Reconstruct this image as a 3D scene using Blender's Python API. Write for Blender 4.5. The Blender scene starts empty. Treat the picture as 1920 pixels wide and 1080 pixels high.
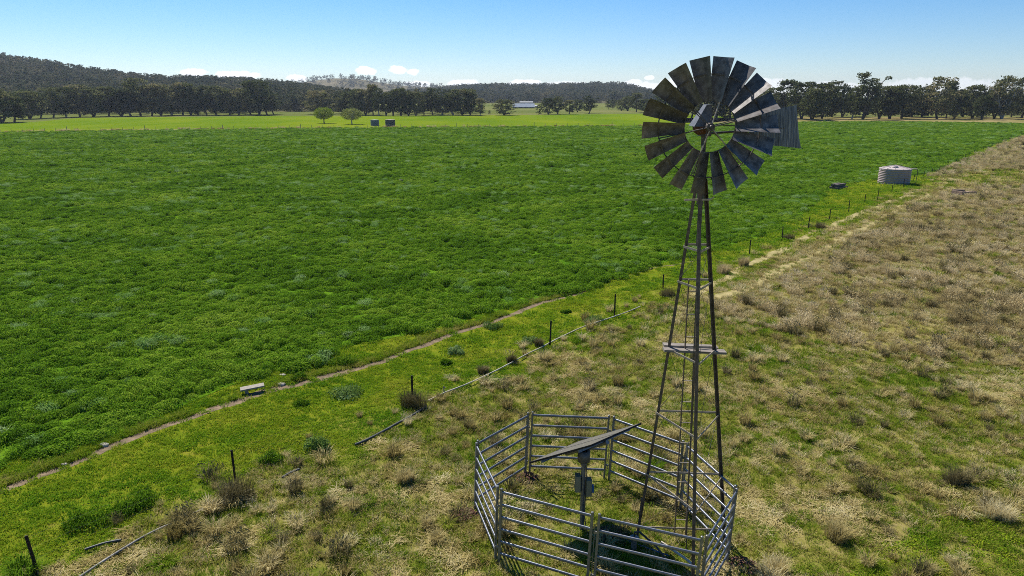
import bpy, math, random
import numpy as np
from mathutils import Vector, Matrix
R = math.radians
PI = math.pi
random.seed(7)
rng = np.random.default_rng(7)
S = bpy.context.scene
COL = S.collection

# ------------------------------------------------------------------ camera
CAM_H, PITCH, FPX = 10.19, R(15.5), 1304.0
cam = bpy.data.cameras.new('camera')
camo = bpy.data.objects.new('camera', cam)
COL.objects.link(camo)
camo.location = (0, 0, CAM_H)
camo.rotation_euler = (PI/2 - PITCH, 0, 0)
cam.sensor_width = 36
cam.lens = FPX / 1920 * 36
cam.clip_start = .1
cam.clip_end = 30000
S.camera = camo
CP, SP = math.cos(PITCH), math.sin(PITCH)

def ray(px, py):
    u = (px - 960) / FPX
    v = -(py - 540) / FPX
    return Vector((u, CP + v*SP, -SP + v*CP))
def G(px, py, z=0.0):                      # point of the plan seen at that place of the survey photo
    d = ray(px, py)
    t = (z - CAM_H) / d.z
    return Vector((d.x*t, d.y*t, z))
def atY(px, py, Y):
    d = ray(px, py)
    t = Y / d.y
    return Vector((d.x*t, Y, CAM_H + d.z*t))
def depth(p):
    return p.y*CP - (p.z - CAM_H)*SP

# ------------------------------------------------------------------ light
SUNV = Vector((-.413, .662, 1.0)).normalized()
S.view_settings.view_transform = 'Standard'
S.view_settings.look = 'None'
S.view_settings.exposure = 0.68
S.view_settings.gamma = 1
S.cycles.filter_width = .95
S.cycles.use_denoising = False
S.cycles.use_adaptive_sampling = False
w = bpy.data.worlds.new('World')
S.world = w
w.use_nodes = True
nt = w.node_tree
N, L = nt.nodes, nt.links
N.clear()
out = N.new('ShaderNodeOutputWorld')
bg = N.new('ShaderNodeBackground')
sky = N.new('ShaderNodeTexSky')
sky.sky_type = 'NISHITA'
sky.sun_disc = False
sky.sun_elevation = math.asin(SUNV.z)
sky.sun_rotation = math.atan2(SUNV.x, SUNV.y)
sky.altitude = 300
sky.air_density = 1.0
sky.dust_density = 0.1
sky.ozone_density = 1.6
bg.inputs['Strength'].default_value = 0.07
hs = N.new('ShaderNodeHueSaturation')
hs.inputs['Hue'].default_value = 0.495
hs.inputs['Saturation'].default_value = 1.28
hs.inputs['Value'].default_value = .92
tint = N.new('ShaderNodeMix'); tint.data_type = 'RGBA'; tint.blend_type = 'MULTIPLY'; tint.inputs['Factor'].default_value = 1
tint.inputs['B'].default_value = (.86, .96, 1.2, 1)
L.new(sky.outputs[0], tint.inputs['A']); L.new(tint.outputs['Result'], hs.inputs['Color'])
# clouds: small cumulus low over the hills, placed by their true bearing
tc = N.new('ShaderNodeTexCoord')
def vmath(op, a, b=None):
    n = N.new('ShaderNodeVectorMath'); n.operation = op
    for i, x in enumerate((a, b)):
        if x is None: continue
        if hasattr(x, 'is_linked'): L.new(x, n.inputs[i])
        else: n.inputs[i].default_value = x
    return n
def fmath(op, a, b=None, c=None, clamp=False):
    n = N.new('ShaderNodeMath'); n.operation = op; n.use_clamp = clamp
    for i, x in enumerate((a, b, c)):
        if x is None: continue
        if hasattr(x, 'is_linked'): L.new(x, n.inputs[i])
        else: n.inputs[i].default_value = x
    return n.outputs[0]
nz = N.new('ShaderNodeTexNoise')
nz.inputs['Scale'].default_value = 90; nz.inputs['Detail'].default_value = 6; nz.inputs['Roughness'].default_value = .6
L.new(tc.outputs['Generated'], nz.inputs['Vector'])
nzc = fmath('MULTIPLY', fmath('SUBTRACT', nz.outputs['Fac'], .5), 2.4)
mask = None
CLOUDS = [(362,136,24,6,1),(445,141,32,7,1),(556,146,18,6,1),(688,133,19,8,1),(745,131,17,8,1),(775,135,11,6,.9),
          (640,158,40,9,.9),(785,158,24,6,.9),(870,158,32,9,1),(985,156,34,7,1),(1062,158,40,6,.7),(1188,155,16,6,.8),(1218,146,9,4,.8),
          (1215,163,24,9,.9),(1275,163,40,16,.9),(1440,165,40,14,.7),(1560,165,50,10,.6),(1760,160,70,11,.55),(1840,166,40,8,.5)]
for px, py, wx, wy, op in CLOUDS:
    d = ray(px, py).normalized()
    rt = Vector((d.y, -d.x, 0)).normalized(); up = rt.cross(d)
    k = FPX / ray(px, py).length
    df = vmath('SUBTRACT', tc.outputs['Generated'], tuple(d)).outputs[0]
    a = fmath('MULTIPLY', vmath('DOT_PRODUCT', df, tuple(rt)).outputs['Value'], k/wx)
    b = fmath('MULTIPLY', vmath('DOT_PRODUCT', df, tuple(up)).outputs['Value'], k/wy)
    r2 = fmath('ADD', fmath('MULTIPLY', a, a), fmath('MULTIPLY', b, b))
    m = fmath('SUBTRACT', 1.0, r2)
    m = fmath('ADD', m, nzc)
    m = fmath('MULTIPLY', m, 2.6, clamp=True)
    m = fmath('MULTIPLY', m, op)
    mask = m if mask is None else fmath('MAXIMUM', mask, m)
mx = N.new('ShaderNodeMix'); mx.data_type = 'RGBA'
L.new(mask, mx.inputs['Factor'])
L.new(hs.outputs[0], mx.inputs['A'])
mx.inputs['B'].default_value = (10.5, 10.6, 10.8, 1)
L.new(mx.outputs['Result'], bg.inputs['Color'])
L.new(bg.outputs[0], out.inputs[0])

sl = bpy.data.lights.new('sun', 'SUN')
sl.energy = 4.8
sl.angle = R(.53)
sl.color = (1, .955, .88)
so = bpy.data.objects.new('sun', sl)
COL.objects.link(so)
so.rotation_euler = SUNV.to_track_quat('Z', 'Y').to_euler()

# ------------------------------------------------------------------ materials
class NB:
    def __init__(s, name):
        s.m = bpy.data.materials.new(name); s.m.use_nodes = True
        s.t = s.m.node_tree; s.t.nodes.clear()
        s.o = s.n('ShaderNodeOutputMaterial')
    def n(s, typ, **kw):
        x = s.t.nodes.new(typ)
        for k, v in kw.items(): setattr(x, k, v)
        return x
    def l(s, a, b): s.t.links.new(a, b)
    def set(s, sock, v):
        if hasattr(v, 'is_linked'): s.l(v, sock)
        else: sock.default_value = v
    def noise(s, scale, detail=4, rough=.55, vec=None, dist=0):
        x = s.n('ShaderNodeTexNoise')
        x.inputs['Scale'].default_value = scale; x.inputs['Detail'].default_value = detail
        x.inputs['Roughness'].default_value = rough; x.inputs['Distortion'].default_value = dist
        if vec is None: vec = s.pos()
        s.l(vec, x.inputs['Vector'])
        return x.outputs['Fac']
    def pos(s): return s.n('ShaderNodeNewGeometry').outputs['Position']
    def obj(s): return s.n('ShaderNodeTexCoord').outputs['Object']
    def ramp(s, fac, stops, interp='LINEAR'):
        x = s.n('ShaderNodeValToRGB'); x.color_ramp.interpolation = interp
        e = x.color_ramp.elements
        while len(e) < len(stops): e.new(.5)
        for i, (p, c) in enumerate(stops):
            e[i].position = p; e[i].color = (c, c, c, 1) if isinstance(c, (int, float)) else (*c, 1)
        s.l(fac, x.inputs[0]); return x.outputs[0]
    def mix(s, f, a, b, mode='MIX'):
        x = s.n('ShaderNodeMix', data_type='RGBA', blend_type=mode)
        s.set(x.inputs['Factor'], f)
        for k, v in (('A', a), ('B', b)):
            s.set(x.inputs[k], v if hasattr(v, 'is_linked') else (*v, 1))
        return x.outputs['Result']
    def f(s, op, a, b=0.0, clamp=False):
        x = s.n('ShaderNodeMath', operation=op); x.use_clamp = clamp
        s.set(x.inputs[0], a); s.set(x.inputs[1], b); return x.outputs[0]
    def stretch(s, vec, sc):
        x = s.n('ShaderNodeMapping'); s.l(vec, x.inputs[0]); x.inputs['Scale'].default_value = sc
        return x.outputs[0]
    def pbsdf(s, col, rough=.7, metal=0, bump=None, bstr=.3, bdist=.02, spec=.3):
        p = s.n('ShaderNodeBsdfPrincipled')
        s.set(p.inputs['Base Color'], col if hasattr(col, 'is_linked') else (*col, 1))
        s.set(p.inputs['Roughness'], rough); p.inputs['Metallic'].default_value = metal
        p.inputs['Specular IOR Level'].default_value = spec
        if bump is not None:
            b = s.n('ShaderNodeBump'); b.inputs['Strength'].default_value = bstr; b.inputs['Distance'].default_value = bdist
            s.l(bump, b.inputs['Height']); s.l(b.outputs[0], p.inputs['Normal'])
        s.l(p.outputs[0], s.o.inputs[0])
        return p

def leafmat(name, stops, scale=.25, trans=.35, rnd=.35, fine=0.0, gloss=0.0):
    """leaves and blades: colour drifts over the ground and from plant to plant; light passes through"""
    b = NB(name)
    n1 = b.noise(scale, 3)
    r = b.n('ShaderNodeObjectInfo').outputs['Random']
    isl = b.n('ShaderNodeNewGeometry').outputs['Random Per Island']
    f = b.f('ADD', b.f('MULTIPLY', b.f('SUBTRACT', n1, .5), 1.6), .5)
    f = b.f('ADD', f, b.f('MULTIPLY', b.f('SUBTRACT', r, .5), rnd))
    f = b.f('ADD', f, b.f('MULTIPLY', b.f('SUBTRACT', isl, .5), .5), clamp=True)
    c = b.ramp(f, stops)
    d = b.n('ShaderNodeBsdfDiffuse'); b.l(c, d.inputs[0])
    t = b.n('ShaderNodeBsdfTranslucent'); b.l(c, t.inputs[0])
    m = b.n('ShaderNodeMixShader'); m.inputs[0].default_value = trans
    b.l(d.outputs[0], m.inputs[1]); b.l(t.outputs[0], m.inputs[2])
    g = b.n('ShaderNodeBsdfGlossy'); g.inputs['Roughness'].default_value = .45; g.inputs[0].default_value = (.9, .95, 1, 1)
    m2 = b.n('ShaderNodeMixShader'); m2.inputs[0].default_value = gloss
    b.l(m.outputs[0], m2.inputs[1]); b.l(g.outputs[0], m2.inputs[2])
    b.l((m2 if gloss > 0 else m).outputs[0], b.o.inputs[0])
    return b.m

M = {}
M['crop'] = leafmat('crop_leaf', [(.1, (.070, .15, .010)), (.45, (.13, .25, .016)), (.7, (.19, .31, .022)), (1, (.29, .39, .045))], .12, .45, .45, gloss=0)
M['crop_pale'] = leafmat('crop_highlight_leaf', [(0, (.13, .26, .04)), (.6, (.23, .36, .10)), (1, (.38, .46, .22))], .4, .35, .4, gloss=0)  # light streaks on the crop, painted as a paler leaf colour
M['strip'] = leafmat('strip_grass', [(0, (.08, .195, .010)), (.35, (.145, .27, .013)), (.65, (.25, .33, .016)), (1, (.36, .34, .04))], .35, .4, .3, gloss=0)
M['padgreen'] = leafmat('paddock_grass', [(0, (.07, .16, .007)), (.4, (.165, .25, .015)), (.7, (.28, .29, .04)), (1, (.42, .34, .12))], .45, .4, .4, gloss=0)
M['dry'] = leafmat('dry_grass_blade', [(0, (.16, .125, .035)), (.3, (.33, .265, .095)), (.65, (.50, .41, .18)), (1, (.62, .54, .32))], .4, .35, .5, gloss=0)
M['drypink'] = leafmat('seeded_grass_blade', [(0, (.25, .195, .085)), (.5, (.47, .375, .19)), (1, (.63, .53, .34))], .12, .35, .5, gloss=0)
M['weed'] = leafmat('weed_leaf', [(0, (.055, .12, .006)), (.6, (.10, .19, .012)), (1, (.17, .26, .02))], .8, .35, .2)
M['weedpale'] = leafmat('pale_weed_leaf', [(0, (.085, .15, .02)), (.6, (.16, .24, .06)), (1, (.33, .42, .2))], .8, .3, .2)
M['brush'] = leafmat('brush_twig_and_shade_tuft', [(0, (.06, .055, .02)), (.5, (.16, .135, .055)), (1, (.29, .24, .13))], 1.2, .2, .2, gloss=0)
M['gum'] = leafmat('gum_leaf', [(0, (.046, .060, .021)), (.45, (.092, .106, .038)), (.75, (.15, .155, .058)), (1, (.22, .19, .09))], .09, .38, .9, gloss=0)
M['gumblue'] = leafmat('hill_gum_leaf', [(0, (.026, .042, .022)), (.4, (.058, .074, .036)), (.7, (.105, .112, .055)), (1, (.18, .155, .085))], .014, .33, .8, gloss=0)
M['lime'] = leafmat('young_leaf', [(0, (.10, .15, .015)), (.6, (.19, .24, .03)), (1, (.27, .30, .06))], .3, .45, .2)
M['olive'] = leafmat('budding_leaf', [(0, (.12, .15, .03)), (.6, (.20, .22, .06)), (1, (.28, .28, .10))], .3, .45, .2)

def bark(name, c1, c2):
    b = NB(name)
    n = b.noise(3, 5, .6, b.stretch(b.obj(), (4, 4, 1)))
    b.pbsdf(b.ramp(n, [(.3, c1), (.7, c2)]), .9, 0, n, .5)
    return b.m
M['bark'] = bark('dark_bark', (.035, .028, .022), (.11, .09, .07))
M['palebark'] = bark('pale_bark', (.22, .20, .17), (.42, .39, .35))

FX, FY, FDX, FDY = -10.6, 13.1, .645, .764        # the fence line: a point and its bearing
def fence_d(x, y): return (x-FX)*FDY - (y-FY)*FDX   # + on the paddock side

def ground_mat():
    b = NB('pasture')
    P = b.pos()
    sp = b.n('ShaderNodeSeparateXYZ'); b.l(P, sp.inputs[0])
    d = b.f('SUBTRACT', b.f('MULTIPLY', b.f('SUBTRACT', sp.outputs[0], FX), FDY), b.f('MULTIPLY', b.f('SUBTRACT', sp.outputs[1], FY), FDX))
    big = b.noise(.16, 4); mid = b.noise(1.1, 5, .65); fine = b.noise(9, 6, .7); fin2 = b.noise(40, 4, .7)
    d2 = b.f('ADD', d, b.f('MULTIPLY', b.f('SUBTRACT', mid, .5), 5.0))
    side = b.ramp(b.f('ADD', b.f('MULTIPLY', d2, .14), .42, True), [(.2, 0), (.8, 1)])
    strip = b.ramp(b.f('ADD', b.f('MULTIPLY', mid, .6), b.f('MULTIPLY', fine, .5)), [(.3, (.075, .15, .006)), (.48, (.15, .225, .008)), (.62, (.28, .29, .018)), (.8, (.34, .27, .06))])
    mixv = b.f('ADD', b.f('MULTIPLY', mid, .5), b.f('ADD', b.f('MULTIPLY', fine, .35), b.f('MULTIPLY', big, .3)))
    pad = b.ramp(mixv, [(.38, (.07, .13, .012)), (.48, (.16, .20, .022)), (.57, (.30, .27, .06)), (.68, (.44, .34, .14)), (.85, (.30, .21, .10))])
    near = b.mix(side, strip, pad)
    near = b.mix(b.f('MULTIPLY', b.f('SUBTRACT', fin2, .3), .8, True), b.mix(.5, near, (.03, .04, .008)), near)
    far = b.ramp(b.noise(.012, 5, .6), [(.3, (.075, .10, .02)), (.5, (.12, .135, .038)), (.7, (.17, .16, .06))])
    fm = b.ramp(b.f('MULTIPLY', b.f('SUBTRACT', sp.outputs[1], 170), .004, True), [(0, 0), (.5, 1)])
    c = b.mix(fm, near, far)
    bh = b.f('ADD', fine, b.f('MULTIPLY', fin2, .5))
    b.pbsdf(c, 1, 0, bh, .7, .05, 0)
    return b.m
M['ground'] = ground_mat()
def crop_mat():
    b = NB('crop_canopy')
    n1 = b.noise(.05, 4); n2 = b.noise(1.3, 6, .7); n3 = b.noise(.35, 5, .65)
    v = b.f('ADD', b.f('MULTIPLY', n2, .55), b.f('ADD', b.f('MULTIPLY', n3, .3), b.f('MULTIPLY', n1, .25)))
    c = b.ramp(v, [(.35, (.03, .08, .005)), (.5, (.06, .14, .008)), (.62, (.10, .19, .010)), (.78, (.15, .23, .018))])
    b.pbsdf(c, 1, 0, n2, 1.0, .25, 0)
    return b.m
M['cropground'] = crop_mat()
def far_mat():
    b = NB('far_paddock')
    n1 = b.noise(.02, 4, .6, b.stretch(b.pos(), (1, .5, 1))); n2 = b.noise(.5, 5, .7)
    v = b.f('ADD', b.f('MULTIPLY', n1, .65), b.f('MULTIPLY', n2, .35))
    b.pbsdf(b.ramp(v, [(.34, (.06, .115, .004)), (.46, (.095, .155, .006)), (.56, (.14, .185, .008)), (.68, (.19, .20, .02))]), 1, 0, n2, .5, .1, 0)
    return b.m
M['farfield'] = far_mat()
def simple(name, c1, c2, scale=6, rough=.8, metal=0, bstr=.3, bd=.01, obj=False, st=None, spec=.3):
    b = NB(name)
    v = b.obj() if obj else b.pos()
    if st: v = b.stretch(v, st)
    n = b.noise(scale, 5, .65, v)
    b.pbsdf(b.ramp(n, [(.32, c1), (.68, c2)]), rough, metal, n, bstr, bd, spec)
    return b.m
M['dirt'] = simple('red_dirt', (.085, .06, .034), (.235, .165, .095), 4, .95, bstr=.8, bd=.03)
M['track'] = simple('worn_straw', (.20, .175, .05), (.37, .295, .13), 1.6, .95, bstr=.6, bd=.03)
M['verge'] = simple('dry_verge', (.10, .11, .02), (.30, .22, .11), .12, 1, spec=0)
M['galv'] = simple('galvanised_rail', (.13, .135, .155), (.24, .25, .28), 14, .42, .7, .1, .003, True)
M['galvpost'] = simple('galvanised_post', (.13, .13, .125), (.26, .26, .25), 14, .45, .6, .1, .003, True)
M['blade'] = simple('weathered_sail_iron', (.05, .047, .046), (.17, .16, .158), 7, .48, .4, .25, .004, True, (1, 1, 1))
b = NB('weathered_sail_iron')
n1 = b.noise(7, 5, .65, b.obj()); n2 = b.noise(2.2, 4, .6, b.obj())
rv = b.n('ShaderNodeObjectInfo').outputs['Random']
c = b.ramp(n1, [(.32, (.06, .057, .056)), (.68, (.21, .20, .198))])
c = b.mix(b.f('MULTIPLY', b.ramp(n2, [(.55, 0), (.68, 1)]), .28), c, (.13, .085, .06))
c = b.mix(1.0, c, b.ramp(rv, [(0, (.62, .62, .62)), (1, (1.35, 1.32, 1.28))]), 'MULTIPLY')
b.pbsdf(c, .48, .4, n1, .25, .004); M['blade'] = b.m
M['wheeliron'] = simple('dark_wheel_iron', (.05, .045, .042), (.15, .13, .115), 9, .55, .6, .2, .003, True)
M['toweriron'] = simple('brown_tower_iron', (.06, .046, .036), (.16, .125, .095), 9, .6, .45, .3, .003, True)
M['girt'] = simple('pale_girt_iron', (.22, .18, .14), (.42, .36, .29), 12, .55, .4, .3, .003, True)
M['rust'] = simple('rusty_cast_iron', (.05, .022, .012), (.16, .065, .035), 12, .75, .2, .3, .004, True)
M['hood'] = simple('galvanised_hood', (.09, .085, .08), (.18, .17, .16), 8, .5, .4, .2, .003, True)
def vane_mat():
    b = NB('streaked_vane_iron')
    n = b.noise(5, 5, .6, b.stretch(b.obj(), (9, 9, .35)))
    b.pbsdf(b.ramp(n, [(.3, (.05, .06, .08)), (.55, (.13, .15, .19)), (.75, (.36, .38, .43))]), .42, .5, n, .2, .004)
    return b.m
M['vane'] = vane_mat()
M['plank'] = simple('weathered_plank', (.10, .085, .07), (.30, .26, .22), 8, .9, 0, .5, .006, True, (.4, 4, 4))
M['star'] = simple('dark_star_picket', (.012, .011, .012), (.04, .034, .03), 15, .6, .5, .2, .002, True)
M['wire'] = simple('fence_wire', (.06, .055, .05), (.12, .11, .10), 10, .7, .3)
M['solar'] = None
M['concrete'] = simple('pale_concrete', (.20, .17, .135), (.33, .29, .24), 9, .9, 0, .4, .006, True)
M['trough'] = simple('brown_weathered_concrete', (.16, .10, .065), (.42, .30, .21), 6, .9, 0, .5, .02, True)
M['sleeper'] = simple('dark_sleeper_wood', (.03, .022, .017), (.20, .165, .14), 5, .9, 0, .5, .01, True, (.5, 4, 4))
M['whitepipe'] = simple('white_poly_pipe', (.34, .28, .17), (.52, .48, .40), 3, .5, 0, .1, .002)
M['blackpipe'] = simple('black_poly_pipe', (.02, .022, .022), (.07, .075, .07), 3, .5, 0, .1, .002)
M['greypipe'] = simple('grey_poly_pipe', (.07, .065, .06), (.30, .28, .25), 2, .6, 0, .2, .002)
M['tank'] = simple('beige_corrugated_steel', (.27, .20, .175), (.35, .27, .24), 2, .6, .0, .1, .004, True)
M['tankroof'] = simple('pale_tank_roof', (.36, .30, .275), (.45, .38, .35), 2, .6, 0, .1, .004, True)
M['darktank'] = simple('dark_tank_wall', (.07, .06, .055), (.13, .11, .10), 2, .8, 0, .2, .01, True)
M['greytank'] = simple('blue_grey_tank_wall', (.07, .10, .13), (.13, .16, .20), 2, .7, 0, .2, .01, True)
M['white'] = simple('white_sheet_roof', (.34, .34, .34), (.44, .44, .44), 1, 1, 0, .1, .01, True, spec=0)
M['shedroof'] = simple('blue_grey_sheet_roof', (.14, .165, .19), (.22, .245, .28), 1, 1, 0, .1, .01, True, spec=0)
M['shedwall'] = simple('shed_wall', (.20, .18, .16), (.32, .29, .26), 1, .8, 0, .1, .01, True)
M['darkroof'] = simple('dark_roof', (.035, .032, .035), (.07, .06, .06), 1, .7, 0, .1, .01, True)
M['box'] = simple('cream_control_box', (.19, .17, .10), (.26, .235, .15), 6, .6, 0, .1, .002, True)
M['bluebit'] = simple('blue_plastic', (.02, .08, .24), (.04, .14, .34), 6, .4, 0, .1, .002, True)
M['leafpile'] = simple('red_leaf_litter', (.06, .022, .016), (.22, .10, .075), 14, .9, 0, 1, .05)
M['stone'] = simple('pale_stone', (.24, .21, .165), (.42, .38, .32), 8, .9, 0, .5, .01, True)
def solar_mat():
    b = NB('dusty_solar_cells')
    br = b.n('ShaderNodeTexBrick'); b.l(b.obj(), br.inputs['Vector'])
    br.offset = 0; br.inputs['Scale'].default_value = 1
    br.inputs['Brick Width'].default_value = .155; br.inputs['Row Height'].default_value = .155; br.inputs['Mortar Size'].default_value = .006
    br.inputs['Color1'].default_value = (.045, .045, .05, 1); br.inputs['Color2'].default_value = (.05, .05, .055, 1); br.inputs['Mortar'].default_value = (.22, .22, .22, 1)
    n = b.noise(3, 5, .6, b.obj()); n2 = b.noise(28, 2, .5, b.obj())
    c = b.mix(b.ramp(n, [(.25, .45), (.7, .85)]), br.outputs[0], (.13, .11, .075))
    c = b.mix(b.ramp(n2, [(.70, 0), (.74, 1)]), c, (.7, .7, .68))
    b.pbsdf(c, .45)
    return b.m
M['solar'] = solar_mat()

# ------------------------------------------------------------------ mesh helpers
class MB:
    def __init__(s): s.v = []; s.f = []; s.sm = []
    def add(s, vs, fs, smooth=False):
        o = len(s.v); s.v += [tuple(x) for x in vs]; s.f += [tuple(i+o for i in f) for f in fs]; s.sm += [smooth]*len(fs)
    def box(s, c, size, rot=None):
        hx, hy, hz = size[0]/2, size[1]/2, size[2]/2
        vs = [Vector((x, y, z)) for x in (-hx, hx) for y in (-hy, hy) for z in (-hz, hz)]
        if rot is not None: vs = [rot @ v for v in vs]
        c = Vector(c)
        s.add([v + c for v in vs], [(0,1,3,2),(4,6,7,5),(0,4,5,1),(2,3,7,6),(0,2,6,4),(1,5,7,3)])
    def frame(s, a, b, up=None):
        d = (b-a).normalized()
        u = Vector(up) if up is not None else (Vector((0,0,1)) if abs(d.z) < .9 else Vector((0,1,0)))
        x = d.cross(u).normalized(); return x, x.cross(d).normalized()
    def prof(s, a, b, poly, up=None, smooth=False, poly2=None):
        a, b = Vector(a), Vector(b)
        x, y = s.frame(a, b, up)
        n = len(poly); q = poly2 or poly
        vs = [a + x*p[0] + y*p[1] for p in poly] + [b + x*p[0] + y*p[1] for p in q]
        fs = [(i, (i+1) % n, n+(i+1) % n, n+i) for i in range(n)]
        s.add(vs, fs, smooth); s.add(vs, [tuple(range(n))[::-1], tuple(range(n, 2*n))])
    def bar(s, a, b, wd, ht, up=None):
        s.prof(a, b, [(-wd/2,-ht/2),(wd/2,-ht/2),(wd/2,ht/2),(-wd/2,ht/2)], up)
    def rod(s, a, b, r, r2=None, n=8, rx=None, up=None):
        c = [(math.cos(2*PI*i/n), math.sin(2*PI*i/n)) for i in range(n)]
        rx = rx or r
        p1 = [(x*rx, y*r) for x, y in c]
        p2 = [(x*(r2 if r2 is not None else rx), y*(r2 if r2 is not None else r)) for x, y in c]
        s.prof(a, b, p1, up, True, p2)
    def angle(s, a, b, wd, th, up=None):
        s.prof(a, b, [(0,0),(wd,0),(wd,th),(th,th),(th,wd),(0,wd)], up)
    def tube(s, pts, r, n=8, closed=False, rr=None):
        pts = [Vector(p) for p in pts]; k = len(pts); vs = []
        for i, p in enumerate(pts):
            if closed: d = pts[(i+1) % k] - pts[i-1]
            else: d = pts[min(i+1, k-1)] - pts[max(i-1, 0)]
            d.normalize()
            u = Vector((0,0,1)) if abs(d.z) < .93 else Vector((0,1,0))
            x = d.cross(u).normalized(); y = x.cross(d)
            ri = rr[i] if rr else r
            vs += [p + x*math.cos(2*PI*j/n)*ri + y*math.sin(2*PI*j/n)*ri for j in range(n)]
        fs = []
        for i in range(k if closed else k-1):
            for j in range(n):
                i2 = (i+1) % k
                fs.append((i*n+j, i*n+(j+1) % n, i2*n+(j+1) % n, i2*n+j))
        s.add(vs, fs, True)
        if not closed:
            s.add(vs[:n], [tuple(range(n))[::-1]]); s.add(vs[-n:], [tuple(range(n))])
    def lathe(s, prof, n=48, c=(0,0,0), smooth=True):
        vs = [(c[0]+r*math.cos(2*PI*j/n), c[1]+r*math.sin(2*PI*j/n), c[2]+z) for r, z in prof for j in range(n)]
        fs = [(i*n+j, i*n+(j+1) % n, (i+1)*n+(j+1) % n, (i+1)*n+j) for i in range(len(prof)-1) for j in range(n)]
        s.add(vs, fs, smooth)
    def mesh(s, name, m):
        me = bpy.data.meshes.new(name)
        me.from_pydata(s.v, [], s.f); me.polygons.foreach_set('use_smooth', s.sm)
        if m is not None: me.materials.append(m)
        me.update(); return me
    def build(s, name, m, parent=None, loc=None):
        if loc is not None:
            l = Vector(loc); s.v = [tuple(Vector(v) - l) for v in s.v]
        o = bpy.data.objects.new(name, s.mesh(name, m)); COL.objects.link(o)
        if parent is not None:
            if parent.type == 'EMPTY': o.parent = parent; o.location = -Vector(parent.location) if loc is None else Vector(loc)-Vector(parent.location)
            else: o.parent = parent
        elif loc is not None: o.location = loc
        return o
def tag(o, label=None, cat=None, group=None, kind=None):
    if label: o['label'] = label
    if cat: o['category'] = cat
    if group: o['group'] = group
    if kind: o['kind'] = kind
    return o
def thing(name, loc, label, cat, group=None):
    o = bpy.data.objects.new(name, None); COL.objects.link(o)
    o.location = loc; o.empty_display_size = .3
    return tag(o, label, cat, group)

# ------------------------------------------------------------------ value noise on the plan (for planting)
_T = rng.random((256, 256))
def vnoise(x, y, sc):
    x = np.asarray(x)*sc + 37.3; y = np.asarray(y)*sc + 91.7
    xi, yi = np.floor(x).astype(int), np.floor(y).astype(int)
    fx, fy = x-xi, y-yi; fx = fx*fx*(3-2*fx); fy = fy*fy*(3-2*fy)
    a = _T[xi % 256, yi % 256]; b = _T[(xi+1) % 256, yi % 256]; c = _T[xi % 256, (yi+1) % 256]; d = _T[(xi+1) % 256, (yi+1) % 256]
    return (a*(1-fx)+b*fx)*(1-fy) + (c*(1-fx)+d*fx)*fy
def fbm(x, y, sc): return (vnoise(x, y, sc)*.5 + vnoise(x, y, sc*2.1)*.3 + vnoise(x, y, sc*4.3)*.2)
def inside(poly, x, y):
    poly = [(p[0], p[1]) for p in poly]; r = np.zeros(len(x), bool); n = len(poly)
    for i in range(n):
        x1, y1 = poly[i]; x2, y2 = poly[(i+1) % n]
        c = ((y1 > y) != (y2 > y)) & (x < (x2-x1)*(y-y1)/(y2-y1+1e-12)+x1)
        r ^= c
    return r
def in_view(x, y, margin=1.12, z=0):
    d = y*CP + (CAM_H-z)*SP; u = x/d; v = (y*SP - (CAM_H-z)*CP)/d
    return (np.abs(u) < 960/FPX*margin) & (v > -540/FPX*margin)
def scatter(y0, y1, dens):
    """random plan points over the visible wedge and a margin beside it"""
    W = y1*1.02 + 8
    n = int(2*W*(y1-y0)*dens)
    x = rng.uniform(-W, W, n); y = rng.uniform(y0, y1, n)
    k = in_view(x, y, 1.25)
    return x[k], y[k]

# ------------------------------------------------------------------ the ground and its sheets
def sheet(name, pts, z, m, label=None):
    mb = MB(); mb.add([(p[0], p[1], z) for p in pts], [tuple(range(len(pts)))])
    o = mb.build(name, m); tag(o, label, None, None, 'structure'); return o
mb = MB()
RG = 4000
mb.add([(-RG, -60, 0), (RG, -60, 0), (RG, RG, 0), (-RG, RG, 0)], [(0, 1, 2, 3)])
tag(mb.build('ground', M['ground']), kind='structure')

NEAR = [(-420,1085),(-150,945),(0,868),(120,842),(215,815),(330,768),(420,728),(500,700),(560,690),(610,672),(650,650),(700,640),(760,630),(850,608),(960,574),(1060,556),(1130,530),(1210,503),(1290,478),(1370,462),(1440,440),(1500,405),(1545,372),(1560,350),(1640,338),(1720,330),(1762,318),(1830,284),(1880,266),(1925,250),(2000,238)]
FARE = [(2000,231),(1920,232),(1700,228.5),(1500,229),(1300,235),(1200,237),(900,239),(600,241),(300,244.5),(0,249),(-300,254),(-420,256)]
CROP = [G(*p) for p in NEAR] + [G(*p) for p in FARE]
sheet('crop_field', CROP, .012, M['cropground'])
FAR = [G(*p) for p in [(-420,255),(-300,253),(0,247.5),(300,243.5),(600,239.5),(900,237.5),(1200,235.5),(1300,233)]] + [G(*p) for p in [(1420,222),(1250,213),(1000,215.5),(700,218),(520,217.5),(300,219.5),(150,221),(60,229),(0,231),(-420,235)]]
sheet('far_field', FAR, .008, M['farfield'])
VERGE = [G(*p) for p in [(1270,230.5),(1380,229),(1500,228),(1700,227.5),(1920,231),(2100,232),(2100,219),(1900,219),(1700,219),(1500,219),(1400,220),(1280,221)]]
sheet('dry_verge', VERGE, .008, M['verge'])

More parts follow.
